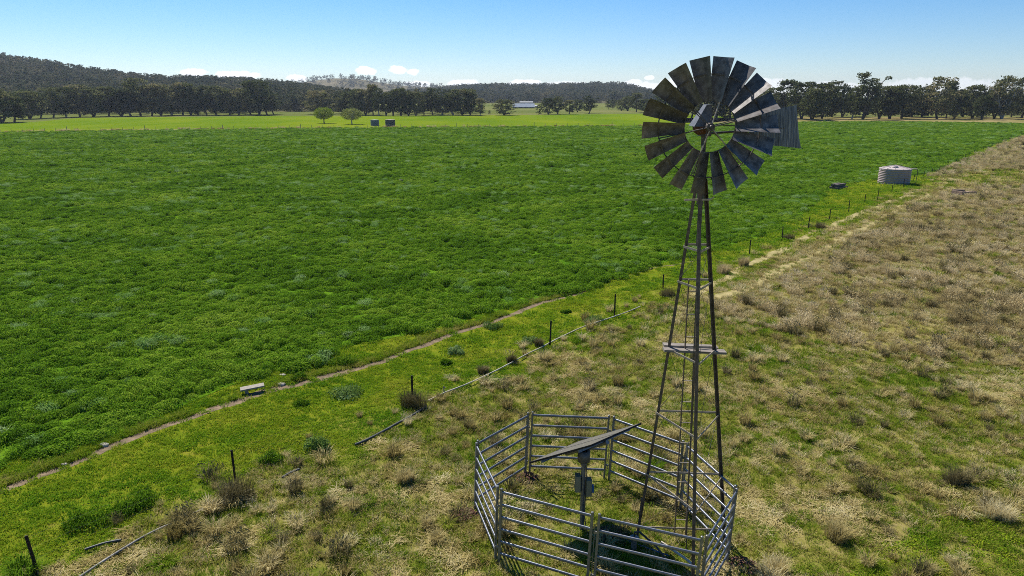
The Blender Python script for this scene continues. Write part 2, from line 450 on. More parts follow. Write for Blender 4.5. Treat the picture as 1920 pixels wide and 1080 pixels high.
def ribbon(name, pts, wid, z, m, seed=1, step=.35, rough=.35, bank=0, wob=1):
    """a worn path: a strip whose two edges wander"""
    P = [Vector((p[0], p[1], 0)) for p in pts]
    C = []
    for a, b in zip(P[:-1], P[1:]):
        n = max(1, int((b-a).length/step))
        C += [a.lerp(b, i/n) for i in range(n)]
    C.append(P[-1])
    for _ in range(6): C = [C[0]] + [(C[i-1]+C[i]*2+C[i+1])/4 for i in range(1, len(C)-1)] + [C[-1]]
    r = random.Random(seed); vs = []; wl = wr = 1
    D = [(C[min(i+1, len(C)-1)] - C[max(i-1, 0)]).normalized() for i in range(len(C))]
    C = [c + Vector((-d.y, d.x, 0))*(float(fbm(c.x, c.y, .4))-.5)*.8*wob for c, d in zip(C, D)]
    for i, c in enumerate(C):
        d = (C[min(i+1, len(C)-1)] - C[max(i-1, 0)]).normalized(); nrm = Vector((-d.y, d.x, 0))
        wl += (r.uniform(.2, 1.8)-wl)*.4; wr += (r.uniform(.2, 1.8)-wr)*.4
        ww = wid(i/len(C)) if callable(wid) else wid
        a = c + nrm*ww/2*(1+(wl-1)*rough*2); b = c - nrm*ww/2*(1+(wr-1)*rough*2)
        vs += [(a.x, a.y, z), (b.x, b.y, z)]
    mb = MB(); mb.add(vs, [(2*i+1, 2*i+3, 2*i+2, 2*i) for i in range(len(C)-1)])
    tag(mb.build(name, m), kind='structure')
    if bank:
        bv = []
        for i in range(len(C)):
            a = Vector(vs[2*i]); d = (C[min(i+1, len(C)-1)] - C[max(i-1, 0)]).normalized(); nrm = Vector((-d.y, d.x, 0))
            hb = bank*max(.08, 2.6*(float(fbm(a.x, a.y, .8))-.28)); bv += [(a.x, a.y, z-.002), tuple(a - nrm*.03 + Vector((0, 0, hb))), tuple(a + nrm*.10 + Vector((0, 0, hb*.95))), tuple(a + nrm*.40)]
        mb = MB(); mb.add(bv, [(4*i+j, 4*i+4+j, 4*i+5+j, 4*i+1+j) for i in range(len(C)-1) for j in range(3)])
        tag(mb.build('path_bank', M['ground']), kind='structure')
    return C
PATHPX = [(-250,1020),(-60,948),(0,924),(60,898),(120,875),(190,845),(255,818),(320,795),(400,768),(440,755),(480,743),(530,729),(590,711),(640,697),(700,680),(760,660),(810,642),(850,626),(900,609),(960,590),(1010,572),(1050,560),(1085,547)]
PATHC = ribbon('dirt_path', [G(*p) for p in PATHPX], lambda t: .30 + .28*math.exp(-((t-.46)/.06)**2) + (.0 if t < .3 else .05), .006, M['dirt'], 3)
ribbon('dirt_path', [G(*p) for p in [(1085,547),(1130,530),(1180,515),(1240,500),(1300,490)]], .16, .006, M['dirt'], 9)
TR1 = ribbon('wheel_track', [G(*p) for p in [(1330,562),(1390,543),(1440,520),(1500,490),(1560,458),(1620,425),(1670,396),(1740,366),(1790,352)]], .75, .006, M['track'], 4)
TR2 = ribbon('wheel_track', [G(*p) for p in [(1300,555),(1370,515),(1430,484),(1500,450),(1560,422),(1620,397),(1690,370),(1730,352)]], .65, .006, M['track'], 5)

# ------------------------------------------------------------------ hills
RIDGE = [(-700,60),(-300,70),(0,106),(60,114),(120,122),(200,136),(270,145),(340,150),(440,151),(520,156),(580,161),(640,170),(700,178)]
def interp(tab, x):
    xs = [t[0] for t in tab]; ys = [t[1] for t in tab]; return float(np.interp(x, xs, ys))
def hill_mesh(name, x0, x1, r0, r1, r2, tab, m, lift=0.0, nx=60, nr=26, rough=.06):
    """a ridge that rises from r0 to r1 and falls away to r2; the table gives the skyline bearing by bearing"""
    def z(px, r):
        t = (178 - interp(tab, px))/FPX
        H = max(0.0, t*r1*1.03 + CAM_H*(1 if t > 0 else 0)) - lift
        a = min(1, max(0, (r-r0)/(r1-r0))); a = a*a*(3-2*a)
        if r > r1: a = 1 - min(1, (r-r1)/(r2-r1))**2*.7
        x = (px-960)/FPX*r
        e = min(1, (px-x0)/60, (x1-px)/60)
        return max(-.5, H*a*max(0, e)*(1 + rough*2*(fbm(x, r, .012)-.5)) - .3)
    vs = []; fs = []
    for i in range(nr+1):
        r = r0 + (r2-r0)*(i/nr)**1.2
        for j in range(nx+1):
            px = x0 + (x1-x0)*j/nx
            vs.append(((px-960)/FPX*r, r, z(px, r)))
    for i in range(nr):
        for j in range(nx):
            a = i*(nx+1)+j; fs.append((a, a+1, a+nx+2, a+nx+1))
    mb = MB(); mb.add(vs, fs, True)
    tag(mb.build(name, m), kind='structure')
    return z
M['hillsoil'] = simple('wooded_hill_soil', (.055, .055, .025), (.13, .115, .06), .05, 1, spec=0)
M['bareslope'] = simple('bare_grass_slope', (.07, .065, .03), (.17, .14, .08), .012, 1, spec=0)
zA = hill_mesh('wooded_hill', -760, 760, 420, 900, 1300, RIDGE, M['hillsoil'], 10)
BARE = [(480,172),(560,160),(600,153),(640,149),(690,150),(730,156),(770,162),(820,164),(900,168),(960,178)]
zB = hill_mesh('grassy_hill', 470, 970, 1500, 2300, 3000, BARE, M['bareslope'], 2)
RIDC = [(700,178),(780,170),(830,166),(870,163),(920,160),(1000,161),(1060,160),(1110,158),(1150,158),(1180,163),(1210,170),(1240,178),(1320,185)]
zC = hill_mesh('far_wooded_hill', 690, 1330, 900, 1500, 2000, RIDC, M['hillsoil'], 11)

# ------------------------------------------------------------------ plants used in masses
SRC = bpy.data.collections.new('plant_sources')
def src_coll(name, meshes):
    c = bpy.data.collections.new(name)
    for i, me in enumerate(meshes):
        c.objects.link(bpy.data.objects.new('%s_%02d' % (name, i), me))
    return c
def gn_stuff(name, pts, rot, scl, idx, coll, label=None, tilt=None):
    me = bpy.data.meshes.new(name)
    n = len(pts)
    me.vertices.add(n); me.vertices.foreach_set('co', np.asarray(pts, np.float32).ravel())
    for nm, typ, dat in (('rot', 'FLOAT', rot), ('idx', 'INT', idx)):
        me.attributes.new(nm, typ, 'POINT').data.foreach_set('value', np.asarray(dat, np.float32 if typ == 'FLOAT' else np.int32))
    me.attributes.new('scl', 'FLOAT_VECTOR', 'POINT').data.foreach_set('vector', np.asarray(scl, np.float32).ravel())
    o = bpy.data.objects.new(name, me); COL.objects.link(o)
    g = bpy.data.node_groups.new(name+'_nodes', 'GeometryNodeTree')
    g.interface.new_socket('Geometry', in_out='INPUT', socket_type='NodeSocketGeometry')
    g.interface.new_socket('Geometry', in_out='OUTPUT', socket_type='NodeSocketGeometry')
    gi = g.nodes.new('NodeGroupInput'); go = g.nodes.new('NodeGroupOutput')
    iop = g.nodes.new('GeometryNodeInstanceOnPoints')
    ci = g.nodes.new('GeometryNodeCollectionInfo'); ci.inputs['Collection'].default_value = coll
    ci.inputs['Separate Children'].default_value = True; ci.inputs['Reset Children'].default_value = True
    def na(nm, t):
        x = g.nodes.new('GeometryNodeInputNamedAttribute'); x.data_type = t; x.inputs['Name'].default_value = nm; return x.outputs['Attribute']
    cx = g.nodes.new('ShaderNodeCombineXYZ'); g.links.new(na('rot', 'FLOAT'), cx.inputs['Z'])
    g.links.new(gi.outputs[0], iop.inputs['Points']); g.links.new(ci.outputs[0], iop.inputs['Instance'])
    iop.inputs['Pick Instance'].default_value = True
    g.links.new(na('idx', 'INT'), iop.inputs['Instance Index'])
    g.links.new(cx.outputs[0], iop.inputs['Rotation']); g.links.new(na('scl', 'FLOAT_VECTOR'), iop.inputs['Scale'])
    g.links.new(iop.outputs[0], go.inputs[0])
    md = o.modifiers.new('scatter', 'NODES'); md.node_group = g
    tag(o, label, None, None, 'stuff')
    return o

def blades(mb, r, n, h, spread, rad, wdt, lean=.5, hvar=.4):
    """a tuft: bent tapering blades from one root"""
    for _ in range(n):
        a = r.uniform(0, 2*PI); q = rad*math.sqrt(r.random())
        b = Vector((q*math.cos(a), q*math.sin(a), 0))
        a2 = a + r.gauss(0, .9); hh = h*(1-hvar*r.random()); ln = spread*r.uniform(.2, 1)
        d = Vector((math.cos(a2), math.sin(a2), 0)); s = Vector((-d.y, d.x, 0))*wdt/2
        p1 = b + d*ln*.35*hh + Vector((0, 0, hh*.62)); p2 = b + d*ln*hh + Vector((0, 0, hh*(1-.35*ln*lean)))
        mb.add([b-s, b+s, p1+s*.8, p1-s*.8, p2], [(0, 1, 2, 3), (3, 2, 4)])
def leaves(mb, r, n, rad, h, size, dome=.8, flat=0.0):
    """a leafy mound: small leaves over and inside a low dome"""
    for _ in range(n):
        a = r.uniform(0, 2*PI); q = math.sqrt(r.random())
        z = h*math.sqrt(max(0, 1-q*q))*(1-(1-dome)*0 - .55*r.random()**2)
        c = Vector((q*rad*math.cos(a), q*rad*math.sin(a), max(.01, z)))
        nrm = Vector((r.gauss(0, 1)+math.cos(a)*q*1.2, r.gauss(0, 1)+math.sin(a)*q*1.2, abs(r.gauss(0, 1))+.5+flat)).normalized()
        t = nrm.orthogonal().normalized(); t.rotate(Matrix.Rotation(r.uniform(0, 6.28), 3, nrm)); b = nrm.cross(t)
        s = size*r.uniform(.6, 1.3)
        mb.add([c-t*s*.5, c-b*s*.3, c+t*s*.5, c+b*s*.3], [(0, 1, 2, 3)])
def mk(fn, *a, mat, seeds):
    res = []
    for sd in seeds:
        mb = MB(); fn(mb, random.Random(sd), *a); res.append(mb.mesh('plant', mat))
    return res

# ---- crop
crop_src = mk(leaves, 300, .30, .27, .06, mat=M['crop'], seeds=(1, 2, 3)) + mk(leaves, 340, .38, .24, .07, mat=M['crop'], seeds=(4, 5))
def tallcrop(mb, r): leaves(mb, r, 240, .26, .34, .055); blades(mb, r, 50, .38, .5, .2, .016)
crop_src += mk(tallcrop, mat=M['crop'], seeds=(6, 7))
def palecrop(mb, r): leaves(mb, r, 200, .30, .33, .045, flat=.8); blades(mb, r, 60, .38, .8, .22, .014)
crop_src += mk(palecrop, mat=M['crop_pale'], seeds=(8, 9))
CC = src_coll('crop_plants', crop_src)
P_, R_, S_, I_ = [], [], [], []
for y0, y1, dens, sc in ((14, 34, 13, .95), (34, 60, 9, 1.0), (60, 100, 5.5, 1.1), (100, 160, 2.8, 1.4), (160, 300, 1.2, 1.9)):
    x, y = scatter(y0, y1, dens)
    k = inside(CROP, x + 1.1*(fbm(x, y, .5)-.5)*2, y + 1.1*(fbm(y, x, .5)-.5)*2)
    x, y = x[k], y[k]
    n1 = fbm(x, y, .16); n2 = fbm(x, y, .55)
    k = (n2 > .25 - .1*(n1 > .55))
    x, y, n1, n2 = x[k], y[k], n1[k], n2[k]
    n = len(x)
    pale = (fbm(x*.45+200, y*1.1, .8 if y0 > 50 else 1.9) > (.67 if y0 > 50 else .72)) & (rng.random(n) < .6)
    pale |= (fbm(x*.5+90, y, .13) > .58) & (rng.random(n) < .03)
    idx = np.where(pale, rng.integers(7, 9, n), np.where(n2 > .52, rng.integers(3, 7, n), rng.integers(0, 4, n)))
    s = sc*(.65 + .7*rng.random(n))
    hz = (.55 + .95*(n2-.3) + .25*rng.random(n)) * (1 if sc < 1.5 else 1/sc**.55)
    P_.append(np.stack([x, y, np.zeros(n)], 1)); R_.append(rng.uniform(0, 6.28, n)); S_.append(np.stack([s, s, s*np.clip(hz, .35, 1.6)], 1)); I_.append(idx)
gn_stuff('crop_plants', np.concatenate(P_), np.concatenate(R_), np.concatenate(S_), np.concatenate(I_), CC)
print('crop', sum(len(p) for p in P_))

# ---- grass of the strip and of the paddock
def turf(mb, r): blades(mb, r, 46, .10, 1.3, .17, .012)
def turf2(mb, r): blades(mb, r, 40, .17, 1.1, .15, .012)
def lowleaf(mb, r): leaves(mb, r, 60, .2, .09, .05)
strip_src = mk(turf, mat=M['strip'], seeds=(11, 12, 13)) + mk(lowleaf, mat=M['strip'], seeds=(14, 15))
SC_ = src_coll('strip_turf', strip_src)
pad_src = mk(turf, mat=M['padgreen'], seeds=(21, 22, 23)) + mk(turf2, mat=M['padgreen'], seeds=(24, 25)) + mk(turf2, mat=M['dry'], seeds=(26, 27)) + mk(lowleaf, mat=M['strip'], seeds=(28,))
def flatstraw(mb, r):
    for _ in range(34):
        a = r.uniform(0, 6.28); q = .22*math.sqrt(r.random()); c = Vector((q*math.cos(a), q*math.sin(a), r.uniform(.02, .07)))
        a2 = r.gauss(.6, .7); d = Vector((math.cos(a2), math.sin(a2), r.uniform(-.1, .25)))*r.uniform(.1, .22); s = Vector((-d.y, d.x, 0)).normalized()*.006
        mb.add([c-d-s, c-d+s, c+d+s, c+d-s], [(0, 1, 2, 3)])
pad_src += mk(flatstraw, mat=M['dry'], seeds=(31, 32, 33))
PC_ = src_coll('paddock_turf', pad_src)

pathpts = np.array([(p.x, p.y) for p in PATHC])
def far_from_path(x, y, dmin):
    if len(x) == 0: return np.ones(0, bool)
    ok = np.ones(len(x), bool)
    near = np.where(y < 60)[0]
    for s in range(0, len(near), 20000):
        i = near[s:s+20000]
        d = np.min((x[i, None]-pathpts[None, ::2, 0])**2 + (y[i, None]-pathpts[None, ::2, 1])**2, 1)
        ok[i] = d > dmin**2
    return ok
PEN_C = (2.02, 14.6)
TRK = np.array([(p.x, p.y) for p in TR1 + TR2])
def off_track(x, y, dmin):
    ok = np.ones(len(x), bool); i = np.where((y > 26) & (y < 90) & (x > 4))[0]
    for s in range(0, len(i), 20000):
        j = i[s:s+20000]; ok[j] = np.min((x[j, None]-TRK[None, ::2, 0])**2 + (y[j, None]-TRK[None, ::2, 1])**2, 1) > dmin**2
    return ok
DRYZ = [G(*p) for p in [(1300,560),(1400,520),(1560,445),(1640,402),(1740,364),(1800,350),(2000,350),(2050,520),(2050,700),(1900,690),(1700,665),(1520,640),(1380,600)]]
DRYZ2 = [G(*p) for p in [(1730,335),(1770,318),(1840,285),(1930,252),(2100,240),(2100,330),(1930,322),(1840,318),(1800,330)]]
SHORT = [G(*p) for p in [(1380,640),(1560,660),(1700,690),(1750,800),(1560,850),(1400,900),(1120,770),(1100,660),(1250,600)]]
GREENZ = [G(*p) for p in [(1710,352),(1740,338),(1800,333),(2100,328),(2100,352),(1800,352)]]
sp_, pp_ = [], []
for y0, y1, dens, sc in ((11, 26, 42, .85), (26, 45, 20, 1.1), (45, 80, 7, 1.7), (80, 140, 2, 2.6)):
    x, y = scatter(y0, y1, dens)
    k = ~inside(CROP, x, y) & far_from_path(x, y, .33 if y0 < 26 else .38)
    x, y = x[k], y[k]
    d = fence_d(x, y) + 5*(fbm(x, y, .5)-.5)
    isS = (d < .4)
    n = len(x); v = fbm(x, y, .45)
    k = ((v > (.30 if y0 > 20 else .1)) | (rng.random(n) < .5)) & (off_track(x, y, .34) | (rng.random(n) < .15))
    x, y, isS, v = x[k], y[k], isS[k], v[k]; n = len(x)
    s = sc*(.7+.6*rng.random(n))
    dz = inside(DRYZ, x, y) | inside(DRYZ2, x, y)
    gz = (x > 4.5) & (y < 15.2) & (fbm(x, y, .3) > .36) & (x*.6-y > -8.8)
    u = rng.random(n)
    sidx = np.where(u < .7, rng.integers(0, 3, n), rng.integers(3, 5, n))
    w2 = fbm(x+50, y+20, .38)
    pidx = np.where(w2*.6 + fbm(x, y, 1.3)*.4 + .3*(u-.5) < .53, rng.integers(0, 5, n), np.where(u < .4, rng.integers(8, 11, n), np.where(u < .72, rng.integers(0, 5, n), rng.integers(5, 7, n))))
    pidx = np.where(dz & (u < .55), rng.integers(5, 7, n), pidx)
    pidx = np.where(gz, np.where(u < .6, rng.integers(3, 5, n), 7), pidx)
    Pt = np.stack([x, y, np.zeros(n), s, v], 1)
    sp_.append((Pt[isS], sidx[isS])); pp_.append((Pt[~isS], pidx[~isS]))
for nm, lst, cc in (('strip_grass', sp_, SC_), ('paddock_grass', pp_, PC_)):
    Pt = np.concatenate([a for a, _ in lst]); ix = np.concatenate([b for _, b in lst]); n = len(Pt)
    sc = np.stack([Pt[:, 3], Pt[:, 3], Pt[:, 3]*(.5+1.0*Pt[:, 4])], 1)
    gn_stuff(nm, Pt[:, :3], rng.uniform(0, 6.28, n), sc, ix, cc); print(nm, n)

# ---- dry tussocks
def tus(mb, r): blades(mb, r, 150, .42, .8, .11, .011, .8, .6)
def tus2(mb, r): blades(mb, r, 130, .36, 1.15, .14, .011, 1.0, .6)
def tus3(mb, r):
    blades(mb, r, 120, .40, .9, .15, .010, .8, .6)
    for _ in range(60):
        a = r.uniform(0, 6.28); q = r.uniform(.05, .25); c = Vector((q*math.cos(a), q*math.sin(a), r.uniform(.22, .40))); s = r.uniform(.015, .03)
        d = Vector((r.gauss(0, 1), r.gauss(0, 1), 1)).normalized(); t = d.orthogonal().normalized()
        mb.add([c-d*s*1.6, c+t*s*.5, c+d*s*1.6, c-t*s*.5], [(0, 1, 2, 3)])
darktuft = mk(tus3, mat=M['brush'], seeds=(51, 52)) + mk(tus, mat=M['brush'], seeds=(53,))  # dark brown tufts, their tone also painting shade at the tussock bases
tsrc = mk(tus, mat=M['dry'], seeds=(41, 42, 43)) + mk(tus2, mat=M['dry'], seeds=(44, 45)) + mk(tus3, mat=M['drypink'], seeds=(46, 47, 48)) + mk(tus2, mat=M['padgreen'], seeds=(49, 50)) + darktuft
TC = src_coll('tussocks', tsrc)
P_, R_, S_, I_ = [], [], [], []
for y0, y1, dens, sc in ((11, 30, 1.6, 1.2), (30, 60, 1.7, 1.2), (60, 120, .9, 1.35), (120, 260, .25, 1.8)):
    x, y = scatter(y0, y1, dens*4)
    n = len(x)
    dz = inside(DRYZ, x, y); dz2 = inside(DRYZ2, x, y); gz = inside(GREENZ, x, y)
    d = fence_d(x, y)
    pr = np.zeros(n)
    pad = (d > .6) & ~inside(CROP, x, y)
    cl = fbm(x, y, .42)
    pr[pad] = (np.clip((cl[pad]-.40)*2.2, .06, .6) if y0 < 60 else .12)
    pr[(np.abs(d+.1) < .8) & (y < 60)] += .12
    pr[pad & (d < 4.0) & (d > 1.0) & (y > 30)] *= .35
    pr[inside(SHORT, x, y)] *= .35
    pr[dz] = np.clip((cl[dz]-.29)*2.6, .08, .9); pr[dz2] = .8
    pr[gz & ~dz2] = .02
    pr[((x-PEN_C[0])**2 + (y-PEN_C[1])**2) < 2.6**2] *= .8
    k = (rng.random(n) < pr) & off_track(x, y, .95)
    x, y, dz, dz2 = x[k], y[k], dz[k], dz2[k]; n = len(x); u = rng.random(n)
    idx = np.where(u < .5, rng.integers(0, 3, n), np.where(u < .74, rng.integers(3, 5, n), np.where(u < .80, rng.integers(8, 10, n), rng.integers(10, 13, n))))
    idx = np.where((dz | dz2) & (u < .72), rng.integers(5, 8, n), idx)
    s = sc*(.35+.75*rng.random(n)**1.5)*np.where(dz | dz2, 1.15, 1)
    P_.append(np.stack([x, y, np.zeros(n)], 1)); R_.append(rng.uniform(0, 6.28, n)); S_.append(np.stack([s*1.15, s*1.15, s*(.7+.5*rng.random(n))], 1)); I_.append(idx)
gn_stuff('dry_grass_tussocks', np.concatenate(P_), np.concatenate(R_), np.concatenate(S_), np.concatenate(I_), TC); print('tussocks', sum(len(p) for p in P_))

# ---- grass row added for the shadow edge of the dirt path's far bank
n = 1500; i = rng.integers(1, len(PATHC)-1, n); q = np.array([(PATHC[k].x, PATHC[k].y) for k in i]); dd = np.array([(PATHC[k+1]-PATHC[k-1]).normalized()[:2] for k in i])
off = rng.gamma(2.0, .09, n) + .17; q = q + np.stack([-dd[:, 1], dd[:, 0]], 1)*off[:, None] + dd*rng.normal(0, .15, n)[:, None]
k = fbm(q[:, 0], q[:, 1], .9) > .38; q = q[k]; n = len(q); s = rng.uniform(.5, 1.0, n)
gn_stuff('path_edge_grass', np.concatenate([q, np.zeros((n, 1))], 1), rng.uniform(0, 6.28, n), np.stack([s, s, s*rng.uniform(.9, 1.7, n)], 1), rng.integers(0, 5, n), PC_)

# ---- weeds along the far edge of the crop (too small to tell apart)
n = 260; px = rng.uniform(-60, 1240, n); base = np.interp(px, [0, 300, 600, 900, 1200], [248.3, 244, 240.3, 238.3, 236.2]) + rng.normal(0, .25, n)
pts = np.array([G(a, b) for a, b in zip(px, base)]); s = rng.uniform(1.0, 2.6, n)
gn_stuff('dry_edge_grass', pts, rng.uniform(0, 6.28, n), np.stack([s*1.8, s*1.2, s*.9], 1), rng.integers(0, 10, n), TC)
ribbon('pale_track', [G(*p) for p in [(200,243.8),(280,243.2),(400,242.2),(560,240.6)]], 1.6, .014, M['track'], 8, 3)

# ------------------------------------------------------------------ trees
def gum(seed, nclump, nleaf, leaf, lowcrown=.34, wide=.5, fork=False):
    """unit-height gum: forked trunk and limbs, crown of separate leaf clumps with gaps between"""
    r = random.Random(seed); tr = MB(); cr = MB()
    stems = 2 if (fork or r.random() < .35) else 1
    tips = []
    for s in range(stems):
        a = r.uniform(0, 6.28); lean = .08 + .10*(stems-1)
        top = Vector((math.cos(a+s*PI)*lean, math.sin(a+s*PI)*lean, .55+.2*r.random()))
        pts = [Vector((0, 0, -.01)).lerp(top, t) + Vector((r.gauss(0, .008), r.gauss(0, .008), 0))*(t > 0) for t in (0, .25, .5, .75, 1)]
        tr.tube(pts, .02, 6, rr=[.024, .019, .016, .012, .008])
        for k in range(5):
            t = r.uniform(.4, 1); b = pts[0].lerp(top, t); a2 = r.uniform(0, 6.28)
            e = b + Vector((math.cos(a2), math.sin(a2), r.uniform(.5, 1.3)))*r.uniform(.12, .24)
            tr.tube([b, b.lerp(e, .5)+Vector((0, 0, .015)), e], .008, 5, rr=[.009, .007, .004]); tips.append(e)
    for i in range(nclump):
        if i < len(tips): c = tips[i].copy()
        else:
            a = r.uniform(0, 6.28); z = lowcrown + (1-lowcrown)*r.random()*.97
            t = (z-lowcrown)/(1-lowcrown); rad = wide*.5*(1-.55*abs(t-.42)*1.6)*math.sqrt(r.uniform(.1, 1))
            c = Vector((math.cos(a)*rad, math.sin(a)*rad, z))
        c.z = min(c.z, .95 - .25*math.hypot(c.x, c.y) - .04*r.random())
        sx = r.uniform(.06, .12); sz = sx*r.uniform(.45, .75)
        for _ in range(nleaf):
            q = Vector((r.gauss(0, 1), r.gauss(0, 1), r.gauss(0, 1))).normalized()*r.random()**.4
            p = c + Vector((q.x*sx, q.y*sx, q.z*sz))
            nn = Vector((r.gauss(0, 1), r.gauss(0, 1), r.gauss(0, 1)+.6)).normalized(); t1 = nn.orthogonal().normalized(); t1.rotate(Matrix.Rotation(r.uniform(0, 6.28), 3, nn)); t2 = nn.cross(t1)
            s = leaf*r.uniform(.6, 1.4)
            cr.add([p-t1*s*.6, p-t2*s*.35, p+t1*s*.6, p+t2*s*.35], [(0, 1, 2, 3)])
    return tr.mesh('trunk', M['bark']), cr.mesh('crown', M['gum'])
GUMS = [gum(100+i, int(n*2.2), 34, .036, lc*.42, wd, fk) for i, (n, lc, wd, fk) in enumerate([(46, .3, .62, 0), (40, .36, .55, 1), (52, .26, .68, 0), (36, .42, .55, 1), (44, .34, .5, 0), (50, .22, .74, 1), (30, .45, .6, 0)])]
BUSH = gum(140, 40, 34, .05, .08, .9, 1)
def round_tree(seed, mat, n):
    r = random.Random(seed); tr = MB(); cr = MB()
    tr.tube([(0, 0, -.01), (.01, 0, .12), (0, .01, .26)], .03, 7, rr=[.036, .03, .026])
    for k in range(16):
        a = r.uniform(0, 6.28); e = Vector((math.cos(a)*r.uniform(.15, .46), math.sin(a)*r.uniform(.15, .46), r.uniform(.45, .9)))
        tr.tube([(0, 0, .22), e*.5+Vector((0, 0, .16)), e], .01, 5, rr=[.016, .01, .004])
    for _ in range(n):
        q = Vector((r.gauss(0, 1), r.gauss(0, 1), r.gauss(0, 1))).normalized()*r.uniform(.45, 1)**.6
        lump = 1 + .09*math.sin(q.x*9+seed)*math.cos(q.y*8+q.z*7)
        p = Vector((q.x*.56*lump, q.y*.56*lump, .60 + q.z*.38*lump))
        if p.z < .24+.1*r.random(): p.z = .24 + .12*r.random()
        nn = Vector((r.gauss(0, 1), r.gauss(0, 1), r.gauss(0, 1)+.4)).normalized(); t1 = nn.orthogonal().normalized(); t2 = nn.cross(t1); s = .028*r.uniform(.6, 1.4)
        cr.add([p-t1*s, p-t2*s*.6, p+t1*s, p+t2*s*.6], [(0, 1, 2, 3)])
    return tr.mesh('trunk', M['bark']), cr.mesh('crown', mat)
def plant_tree(meshes, px, base, hpx, wpx, label, group, seed, pale=False, name='gum_tree', cat='tree', nat=.6):
    p = G(px, base); H = hpx*depth(p)/FPX*1.02*(1 if name != 'gum_tree' else random.Random(seed+7).uniform(.86, 1.14)); Wd = wpx*depth(p)/FPX
    t = thing(name, p, label, cat, group)
    r = random.Random(seed); t.rotation_euler = (0, 0, r.uniform(0, 6.28))
    k = Wd/nat
    t.scale = (k, k, H)
    for nm, me in (('trunk', meshes[0]), ('crown', meshes[1])):
        o = bpy.data.objects.new(nm, me); COL.objects.link(o); o.parent = t
        if nm == 'trunk' and pale:
            o.material_slots[0].link = 'OBJECT'; o.material_slots[0].material = M['palebark']
    return t
ORD = ['', 'first', 'second', 'third', 'fourth', 'fifth', 'sixth', 'seventh', 'eighth', 'ninth', 'tenth', 'eleventh', 'twelfth', 'thirteenth', 'fourteenth', 'fifteenth', 'sixteenth', 'seventeenth', 'eighteenth', 'nineteenth', 'twentieth', 'twenty-first', 'twenty-second', 'twenty-third', 'twenty-fourth', 'twenty-fifth', 'twenty-sixth', 'twenty-seventh', 'twenty-eighth', 'twenty-ninth', 'thirtieth', 'thirty-first', 'thirty-second', 'thirty-third', 'thirty-fourth', 'thirty-fifth']
LEFT = [(4,230,62,62),(27,229,56,50),(56,223,60,52),(76,222,48,36),(100,221,52,42),(125,220,54,46),(150,219,58,44),(176,219,60,52),(204,218,56,48),(228,218,58,52),(246,218,62,50),(264,217,66,56),(285,217,62,46),(302,217,60,46),(322,216,58,44),(343,216,54,42),(358,216,56,38),(372,216,52,36),(388,216,54,38),(406,216,62,44),(431,216,44,40),(448,216,48,38),(470,215,56,40),(486,216,58,44),(501,215,50,38),(513,214.5,42,30)]
for i, (x, b, h, wd) in enumerate(LEFT):
    plant_tree(GUMS[(i*3+1) % 7], x, b, h, wd*1.05, '%s gum tree, %s from left in tree line below the wooded hill' % ('tall dark' if h > 57 else ('short dark' if h < 50 else 'dark olive'), ORD[i+1]), 'gum trees below the wooded hill', 300+i, i in (5, 14))
MID = [(640,215,36,34),(655,215,46,32),(671,216,48,32),(686,216,52,36),(700,216,50,30),(711,217,50,28),(724,217,48,28),(737,217,48,30),(752,217,45,32),(766,217,46,32),(780,217,45,32),(795,216,42,28),(812,216,52,36),(829,216,38,32),(850,216,53,42),(867,216,50,40),(882,216,45,30)]
plant_tree(GUMS[2], 597, 214, 41, 48, 'broad dark gum tree standing alone left of two round bright green trees', None, 401)
for i, (x, b, h, wd) in enumerate(MID):
    plant_tree(GUMS[(i*2+3) % 7], x, b, h, wd*1.05, '%s gum tree, %s from left in tree line behind the far tanks' % ('pale-trunked' if i in (5, 13, 14) else ('tall dark' if h > 49 else 'dark olive'), ORD[i+1]), 'gum trees behind the far tanks', 420+i, i in (5, 13, 14))
plant_tree(GUMS[4], 900, 217, 30, 26, 'small pale-trunked gum tree at the right end of the middle tree line', None, 450, True)
plant_tree(GUMS[5], 945, 216, 33, 38, 'lone spreading gum tree with low skirt beside the white far sheds', None, 451)
plant_tree(BUSH, 917, 214.5, 8, 7, 'small dark bush in pasture between two lone gums', None, 452, name='bush', cat='bush', nat=.9)
RC = [(1010,215,19,16,1),(1028,214.5,27,24,0),(1046,214,30,26,0),(1067,214,27,26,0),(1083,210,22,22,0),(1104,213,33,30,0),(1141,205,18,13,0),(1149,204,17,11,0),(1165,207.5,23,20,0),(1177,208,31,28,0),(1193,210,32,32,0),(1210,211,28,28,0)]
for i, (x, b, h, wd, bu) in enumerate(RC):
    plant_tree(BUSH if bu else GUMS[(i*3+2) % 7], x, b, h, wd*1.05, ('low round bush' if bu else ('large dark gum tree' if h > 30 else 'small gum tree')) + ', %s from left in the scattered trees right of white sheds' % ORD[i+1], 'scattered trees right of the white sheds', 470+i, name='bush' if bu else 'gum_tree', nat=.9 if bu else .6)
plant_tree(GUMS[0], 1022, 199, 14, 16, 'distant round tree on pale pasture above the right-hand sheds', None, 490)
RB = [(1246,214,40,36),(1270,217,50,42),(1296,223,60,46),(1320,224.5,62,46),(1344,225.5,64,48),(1368,225,64,48),(1394,223,64,48),(1425,219,60,52),(1450,221,62,52),(1472,222,66,52),(1503,223.5,66,48),(1522,225.5,64,48),(1541,222.5,70,46),(1560,219.5,66,48),(1579,219,62,40),(1597,223.5,50,34),(1617,224,80,58),(1648,222.5,58,42),(1668,223,66,46),(1690,222.5,72,54),(1709,220,60,42),(1728,220,52,38),(1757,223.5,70,58),(1774,222,62,42),(1789,223,52,32),(1805,219.5,52,38),(1823,222,62,46),(1840,224.5,46,38),(1864,222,64,42),(1878,223,76,52),(1896,220,60,38),(1915,221,66,48),(1940,222,64,50)]
